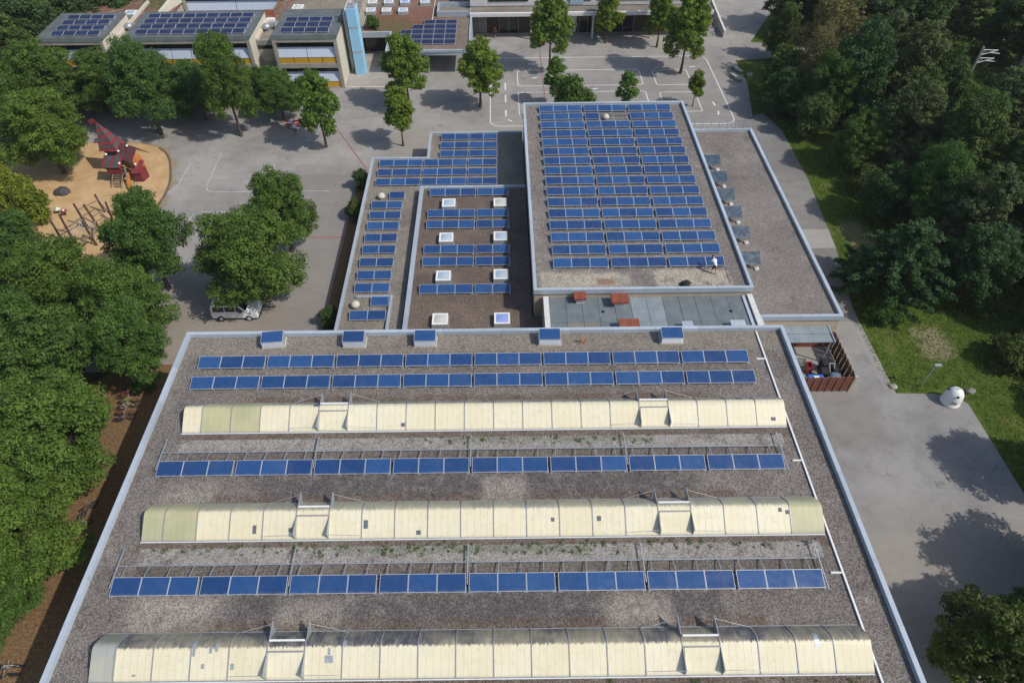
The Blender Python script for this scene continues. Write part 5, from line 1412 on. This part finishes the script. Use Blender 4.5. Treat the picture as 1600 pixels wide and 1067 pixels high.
# ------------------------------------------------------------------ white van
van = empty('parked_van', (-27.0, 45.9, .0), R(0)); tag(van, 'white van parked under the big tree beside the sports hall', 'van')
prof = [(0.05, .35), (0.0, .7), (.05, 1.1), (.14, 1.75), (.32, 1.86), (2.3, 1.88), (2.75, 1.80), (3.35, 1.18), (4.15, 1.0), (4.32, .8), (4.35, .42), (4.25, .3)]
def hw(z): return .90 if z < 1.05 else .90-(z-1.05)*.16
mb = MB(); n = len(prof)
vsL = [(x, -hw(z), z) for x, z in prof]; vsR = [(x, hw(z), z) for x, z in prof]
mb.add(vsL+vsR, [tuple(range(n-1, -1, -1)), tuple(range(n, 2*n))]+[(i, (i+1) % n, n+(i+1) % n, n+i) for i in range(n)])
body = mb.build('body', M['van_white'] if 'van_white' in M else plain('van_white', (.80, .81, .82), .25, .5, 0, .02), van)
bv = body.modifiers.new('bevel', 'BEVEL'); bv.width = .11; bv.segments = 3
def pane_on_side(xa, xb, xc, xd, z0, z1, s):
    w0, w1 = hw(z0)+.006, hw(z1)+.006
    mb = MB(); mb.plate([(xa, s*w0, z0), (xb, s*w0, z0), (xc, s*w1, z1), (xd, s*w1, z1)], .012); mb.build('side_window', M['dark_glass'], van)
for s in (-1, 1):
    pane_on_side(.30, 1.35, 1.35, .36, 1.15, 1.66, s); pane_on_side(1.45, 2.35, 2.35, 1.45, 1.15, 1.66, s); pane_on_side(2.45, 3.15, 2.72, 2.45, 1.15, 1.66, s)
mb = MB(); mb.plate([(2.80, -.72, 1.79), (2.80, .72, 1.79), (3.34, .80, 1.22), (3.34, -.80, 1.22)], .03); mb.build('windscreen', M['dark_glass'], van)
mb = MB(); mb.plate([(.12, -.68, 1.68), (.12, .68, 1.68), (.055, .75, 1.15), (.055, -.75, 1.15)], .03); mb.build('rear_window', M['dark_glass'], van)
for x in (.85, 3.45):
    for s in (-1, 1):
        t = empty('wheel', (x, s*.84, .32), parent=van)
        mb = MB(); mb.tube((0, -.10, 0), (0, .10, 0), .32, n=20); mb.build('tyre', M['rubber'], t)
        mb = MB(); mb.tube((0, s*.09, 0), (0, s*.115, 0), .19, n=14); mb.build('rim', M['alu'], t)
for s in (-1, 1):
    mb = MB(); mb.box(4.22, 4.37, s*.62-.16, s*.62+.16, .68, .85); mb.build('headlight', M['alu'], van)
    mb = MB(); mb.box(-.03, .08, s*.8-.08, s*.8+.08, .85, 1.15); mb.build('tail_light', M['crate_red'], van)
    mb = MB(); mb.box(2.75, 2.92, s*.93-.07+s*.04, s*.93+.07+s*.04, 1.08, 1.24); mb.build('wing_mirror', M['bin_black'], van)
mb = MB(); mb.box(4.30, 4.40, -.84, .84, .32, .5); mb.build('bumper', M['bin_black'], van)
mb = MB(); mb.box(.5, 2.2, -.6, -.56, 1.885, 1.93); mb.box(.5, 2.2, .56, .6, 1.885, 1.93); mb.build('roof_rail', M['bin_black'], van)

# ------------------------------------------------------------------ bicycles
def torus(mb, c, r, rt_, n=18, m_=5):
    vs = []
    for i in range(n):
        a = 2*math.pi*i/n
        for j in range(m_):
            b = 2*math.pi*j/m_
            vs.append((c[0]+(r+rt_*math.cos(b))*math.cos(a), c[1]+rt_*math.sin(b), c[2]+(r+rt_*math.cos(b))*math.sin(a)))
    mb.add(vs, [(i*m_+j, ((i+1) % n)*m_+j, ((i+1) % n)*m_+(j+1) % m_, i*m_+(j+1) % m_) for i in range(n) for j in range(m_)], 0, True)
BC = [plain('bike_paint%d' % i, c, .4, .5, 0, .05) for i, c in enumerate(((.35, .04, .05), (.03, .05, .16), (.5, .5, .5), (.03, .03, .03), (.30, .45, .10)))]
WH = MB(); torus(WH, (0, 0, 0), .31, .03)
for k in range(8):
    a = k*math.pi/8; WH.tube((-.3*math.cos(a), 0, -.3*math.sin(a)), (.3*math.cos(a), 0, .3*math.sin(a)), .006, n=3)
WH = WH.mesh('bike_wheel', M['rubber'])
def bike(x, y, rz, col, lab, lean=.15):
    t = empty('bicycle', (x, y, 0), rz); t.rotation_euler = (lean, 0, rz); tag(t, lab, 'bicycle', 'bicycles under the left trees')
    for wx in (0, 1.05): link('wheel', WH, t, (wx, 0, .36))
    mb = MB()
    J = dict(r=(0, 0, .36), b=(.45, 0, .32), s=(.33, 0, .85), h=(.85, 0, .9), f=(1.05, 0, .36), hl=(.83, 0, .75))
    for a, b in ('rb', 'rs', 'bs', ('s', 'h'), ('b', 'hl'), ('h', 'f')): mb.tube(J[a], J[b], .022, n=6)
    mb.build('frame', col, t)
    mb = MB(); mb.tube((.33, 0, .84), (.31, 0, .95), .015, n=5); mb.hexa([(.15, -.07, .95), (.45, -.03, .95), (.45, .03, .95), (.15, .07, .95), (.15, -.06, 1.0), (.44, -.02, .99), (.44, .02, .99), (.15, .06, 1.0)]); mb.build('saddle', M['rubber'], t)
    mb = MB(); mb.tube((.85, 0, .9), (.82, 0, 1.05), .018, n=5); mb.tube((.78, -.28, 1.06), (.78, .28, 1.06), .016, n=6); mb.build('handlebar', M['alu_dark'], t)
    return t
BK = [(-33.0, 35.9, 20, 0, 'red bicycle at the back of the group beside the bark strip'), (-32.7, 35.3, 10, 4, 'bicycle with a lime green frame beside the red one'), (-32.6, 34.7, 15, 2, 'silver bicycle in the middle of the group by the bark strip'), (-32.5, 34.1, 5, 0, 'second red bicycle of the group by the bark strip'), (-32.4, 33.5, 12, 1, 'dark blue bicycle at the front of the group by the bark strip'),
      (-32.6, 24.9, 60, 1, 'dark bicycle of the pair level with the middle rooflight'), (-32.9, 24.0, 20, 2, 'silver bicycle of the pair level with the middle rooflight'), (-31.9, 14.4, 5, 2, 'silver bicycle near the lower left frame edge'), (-31.9, 13.8, 10, 3, 'black bicycle near the lower left frame edge')]
for x, y, a, c, lab in BK: bike(x+(.9 if y > 30 else 1.7 if y > 20 else .3), y, R(a), BC[c], lab)
for i in range(4):
    t = bike(33.3+.25*i*.2, 105.6+i*2.6, R(85), BC[3 if i % 2 else 1], 'dark bicycle, %s from the front along the white boundary wall' % ORD[i])
    t['group'] = 'bicycles by the boundary wall'
# bench
t = empty('yard_bench', (-27.4, 79.6, 0)); tag(t, 'dark red bench at the yard edge left of the leaning tree', 'bench')
for y in (0, .14, .28):
    mb = MB(); mb.box(0, 3.0, y, y+.12, .42, .47); mb.build('seat_slat', M['crate_red'], t)
mb = MB(); mb.box(0, 3.0, .42, .46, .6, .85); mb.build('backrest', M['crate_red'], t)
for x in (.3, 2.6):
    mb = MB(); mb.box(x, x+.1, .02, .42, 0, .41); mb.build('leg', M['concrete_grey'], t)
for i, (x, y, rz) in enumerate(((33.2, 90.2, 25), (33.9, 92.6, 25))):
    t = empty('log_bench', (x, y, 0), R(rz)); tag(t, '%s grey block bench at the right yard edge' % ['front', 'rear'][i], 'bench', 'block benches')
    mb = MB(); mb.box(0, .5, 0, 2.2, .3, .45); mb.build('seat', M['concrete'], t)
    for yy in (.15, 1.75):
        mb = MB(); mb.box(.06, .44, yy, yy+.3, 0, .299); mb.build('leg', M['concrete_grey'], t)

# ------------------------------------------------------------------ people
M['skin'] = plain('skin', (.50, .29, .20), .6, .3, 0, .05); M['shirt_white'] = plain('shirt_white', (.62, .64, .68), .85, .2, 0, .05); M['shorts_dark'] = plain('shorts_dark', (.02, .022, .03), .85, .2, 0, .1)
M['hair_dark'] = plain('hair_dark', (.03, .02, .015), .7, .3, 0, .2); M['shirt_blue'] = plain('shirt_blue', (.14, .20, .42), .85, .2, 0, .05); M['shirt_red'] = plain('shirt_red', (.30, .05, .08), .85, .2, 0, .05); M['jeans'] = plain('jeans', (.05, .07, .14), .85, .2, 0, .1)
def person(loc, rz, J, shirt, legs, label, shoes='rubber'):
    """J: joint name -> position; one skinned surface coloured by nearest bone"""
    order = ['pelvis', 'waist', 'chest', 'neck', 'head', 'crown', 'shl', 'ell', 'wrl', 'hal', 'shr', 'elr', 'wrr', 'har', 'hil', 'knl', 'anl', 'tol', 'hir', 'knr', 'anr', 'tor']
    E = [('pelvis', 'waist'), ('waist', 'chest'), ('chest', 'neck'), ('neck', 'head'), ('head', 'crown'), ('chest', 'shl'), ('shl', 'ell'), ('ell', 'wrl'), ('wrl', 'hal'), ('chest', 'shr'), ('shr', 'elr'), ('elr', 'wrr'), ('wrr', 'har'),
         ('pelvis', 'hil'), ('hil', 'knl'), ('knl', 'anl'), ('anl', 'tol'), ('pelvis', 'hir'), ('hir', 'knr'), ('knr', 'anr'), ('anr', 'tor')]
    rad = dict(pelvis=.15, waist=.14, chest=.16, neck=.06, head=.10, crown=.085, shl=.075, shr=.075, ell=.05, elr=.05, wrl=.036, wrr=.036, hal=.045, har=.045, hil=.10, hir=.10, knl=.065, knr=.065, anl=.045, anr=.045, tol=.045, tor=.045)
    me = bpy.data.meshes.new('person'); me.from_pydata([J[k] for k in order], [(order.index(a), order.index(b)) for a, b in E], [])
    o = bpy.data.objects.new('person', me); COL.objects.link(o)
    sk = o.modifiers.new('skin', 'SKIN')
    for k, v in zip(order, me.skin_vertices[0].data):
        v.radius = (rad[k], rad[k]); v.use_root = (k == 'pelvis')
    ss = o.modifiers.new('sub', 'SUBSURF'); ss.levels = 1; ss.render_levels = 1
    dg = bpy.context.evaluated_depsgraph_get(); ev = o.evaluated_get(dg)
    m2 = bpy.data.meshes.new_from_object(ev)
    o.modifiers.clear(); o.data = m2
    m2.materials.clear()
    for k in ('skin', shirt, legs, shoes): m2.materials.append(M[k])
    seg = [(Vector(J[a]), Vector(J[b]), a, b) for a, b in E]
    reg = {'waist': 1, 'chest': 1, 'shl': 1, 'shr': 1, 'ell': 1, 'elr': 1, 'neck': 0, 'head': 0, 'crown': 0, 'wrl': 0, 'wrr': 0, 'hal': 0, 'har': 0, 'hil': 2, 'hir': 2, 'knl': 2, 'knr': 2, 'anl': 0, 'anr': 0, 'tol': 3, 'tor': 3}
    for p in m2.polygons:
        c = p.center; best = None
        for a, b, na, nb in seg:
            t = max(0, min(1, (c-a).dot(b-a)/max(1e-6, (b-a).length_squared))); d = (c-(a+(b-a)*t)).length - .5*rad[nb]
            if best is None or d < best[0]: best = (d, nb)
        p.material_index = reg[best[1]]; p.use_smooth = True
    o.location = loc; o.rotation_euler = (0, 0, rz)
    hd, cr = Vector(J['head']), Vector(J['crown'])
    mb = MB(); dirn = (cr-hd).normalized(); mid = hd.lerp(cr, .75)
    mb.lathe([(.105, -.03), (.118, .03), (.10, .08), (.06, .115), (.01, .125)], (0, 0, 0), n=12)
    h = mb.build('hair', M['hair_dark'], o); h.location = mid; h.rotation_euler = dirn.to_track_quat('Z', 'Y').to_euler()
    tag(o, label, 'person')
    return o
bend = dict(pelvis=(0, 0, .92), waist=(0, .12, 1.05), chest=(0, .34, 1.22), neck=(0, .47, 1.32), head=(0, .56, 1.37), crown=(0, .66, 1.42), shl=(-.18, .36, 1.22), ell=(-.24, .52, .98), wrl=(-.2, .72, .85), hal=(-.18, .80, .80), shr=(.18, .36, 1.22), elr=(.25, .54, 1.0), wrr=(.2, .76, .90), har=(.18, .85, .86),
            hil=(-.1, -.02, .88), knl=(-.14, .10, .48), anl=(-.16, -.02, .08), tol=(-.17, .14, .045), hir=(.1, -.02, .88), knr=(.13, .02, .48), anr=(.15, -.22, .08), tor=(.17, -.07, .045))
person((18.15, 43.95, GZ_), R(15), bend, 'shirt_white', 'shorts_dark', 'person in white shirt and dark shorts bending to the right front gym solar array')
walk = dict(pelvis=(0, 0, .92), waist=(0, .01, 1.08), chest=(0, .02, 1.3), neck=(0, .02, 1.48), head=(0, .04, 1.58), crown=(0, .04, 1.70), shl=(-.19, .02, 1.38), ell=(-.24, .0, 1.12), wrl=(-.22, .1, .9), hal=(-.21, .13, .82), shr=(.19, .02, 1.38), elr=(.24, -.03, 1.12), wrr=(.22, .05, .9), har=(.21, .09, .82),
            hil=(-.1, 0, .88), knl=(-.11, .1, .48), anl=(-.11, .14, .08), tol=(-.11, .3, .045), hir=(.1, 0, .88), knr=(.11, -.03, .48), anr=(.11, -.22, .08), tor=(.11, -.07, .045))
person((-.6, 108.2-2.6, .03), R(160), walk, 'shirt_red', 'shorts_dark', 'person in dark red top walking under the white strip roof')
person((-25.7, 77.9, 0), R(40), walk, 'shirt_white', 'jeans', 'person in pale top walking in front of the yard bench')
sit = dict(pelvis=(0, 0, .56), waist=(0, .02, .70), chest=(0, .04, .92), neck=(0, .04, 1.10), head=(0, .06, 1.2), crown=(0, .06, 1.31), shl=(-.18, .04, 1.0), ell=(-.22, .1, .76), wrl=(-.14, .3, .68), hal=(-.1, .36, .67), shr=(.18, .04, 1.0), elr=(.22, .1, .76), wrr=(.14, .3, .68), har=(.1, .36, .67),
           hil=(-.1, .05, .55), knl=(-.12, .42, .52), anl=(-.12, .44, .08), tol=(-.12, .58, .045), hir=(.1, .05, .55), knr=(.12, .42, .52), anr=(.12, .46, .08), tor=(.12, .6, .045))
person((-26.6, 79.78, 0), R(180), sit, 'shirt_blue', 'jeans', 'person in blue top sitting at the left of the yard bench')
person((-24.95, 79.78, 0), R(180), sit, 'shirt_white', 'shorts_dark', 'person in white top sitting at the right end of the yard bench')
# backpack on the gym edge
t = empty('backpack', (15.5, 42.55, GZ_), R(20)); tag(t, 'black backpack lying on the light gravel near the gym front edge', 'backpack')
mb = MB(); mb.lathe([(.2, 0), (.36, .06), (.38, .2), (.3, .33), (.1, .4), (.01, .41)], n=12); o = mb.build('body', M['rubber'], t); o.scale = (1.15, .8, 1)
mb = MB(); mb.hexa([(-.2, -.42, .02), (.2, -.42, .02), (.2, -.25, .02), (-.2, -.25, .02), (-.16, -.4, .22), (.16, -.4, .22), (.16, -.25, .26), (-.16, -.25, .26)]); mb.build('pocket', M['rubber'], t)
mb = MB(); mb.tube((-.2, .28, .3), (-.55, .1, .03), .03, n=5); mb.tube((.2, .28, .3), (.6, -.05, .03), .03, n=5); mb.build('strap', M['rubber'], t)
# ------------------------------------------------------------------ thin summer haze round the whole place
hz = MB(); hz.box(-140, 140, -30, 190, -1.2, 46.5)
t = bpy.data.materials.new('haze_air'); t.use_nodes = True
nt = t.node_tree; nt.nodes.remove(nt.nodes['Principled BSDF'])
pv = nt.nodes.new('ShaderNodeVolumePrincipled')
pv.inputs['Density'].default_value = .00013
pv.inputs['Color'].default_value = (.92, .95, 1, 1)
nt.links.new(pv.outputs[0], nt.nodes['Material Output'].inputs['Volume'])
o = hz.build('haze', t); o['kind'] = 'stuff'
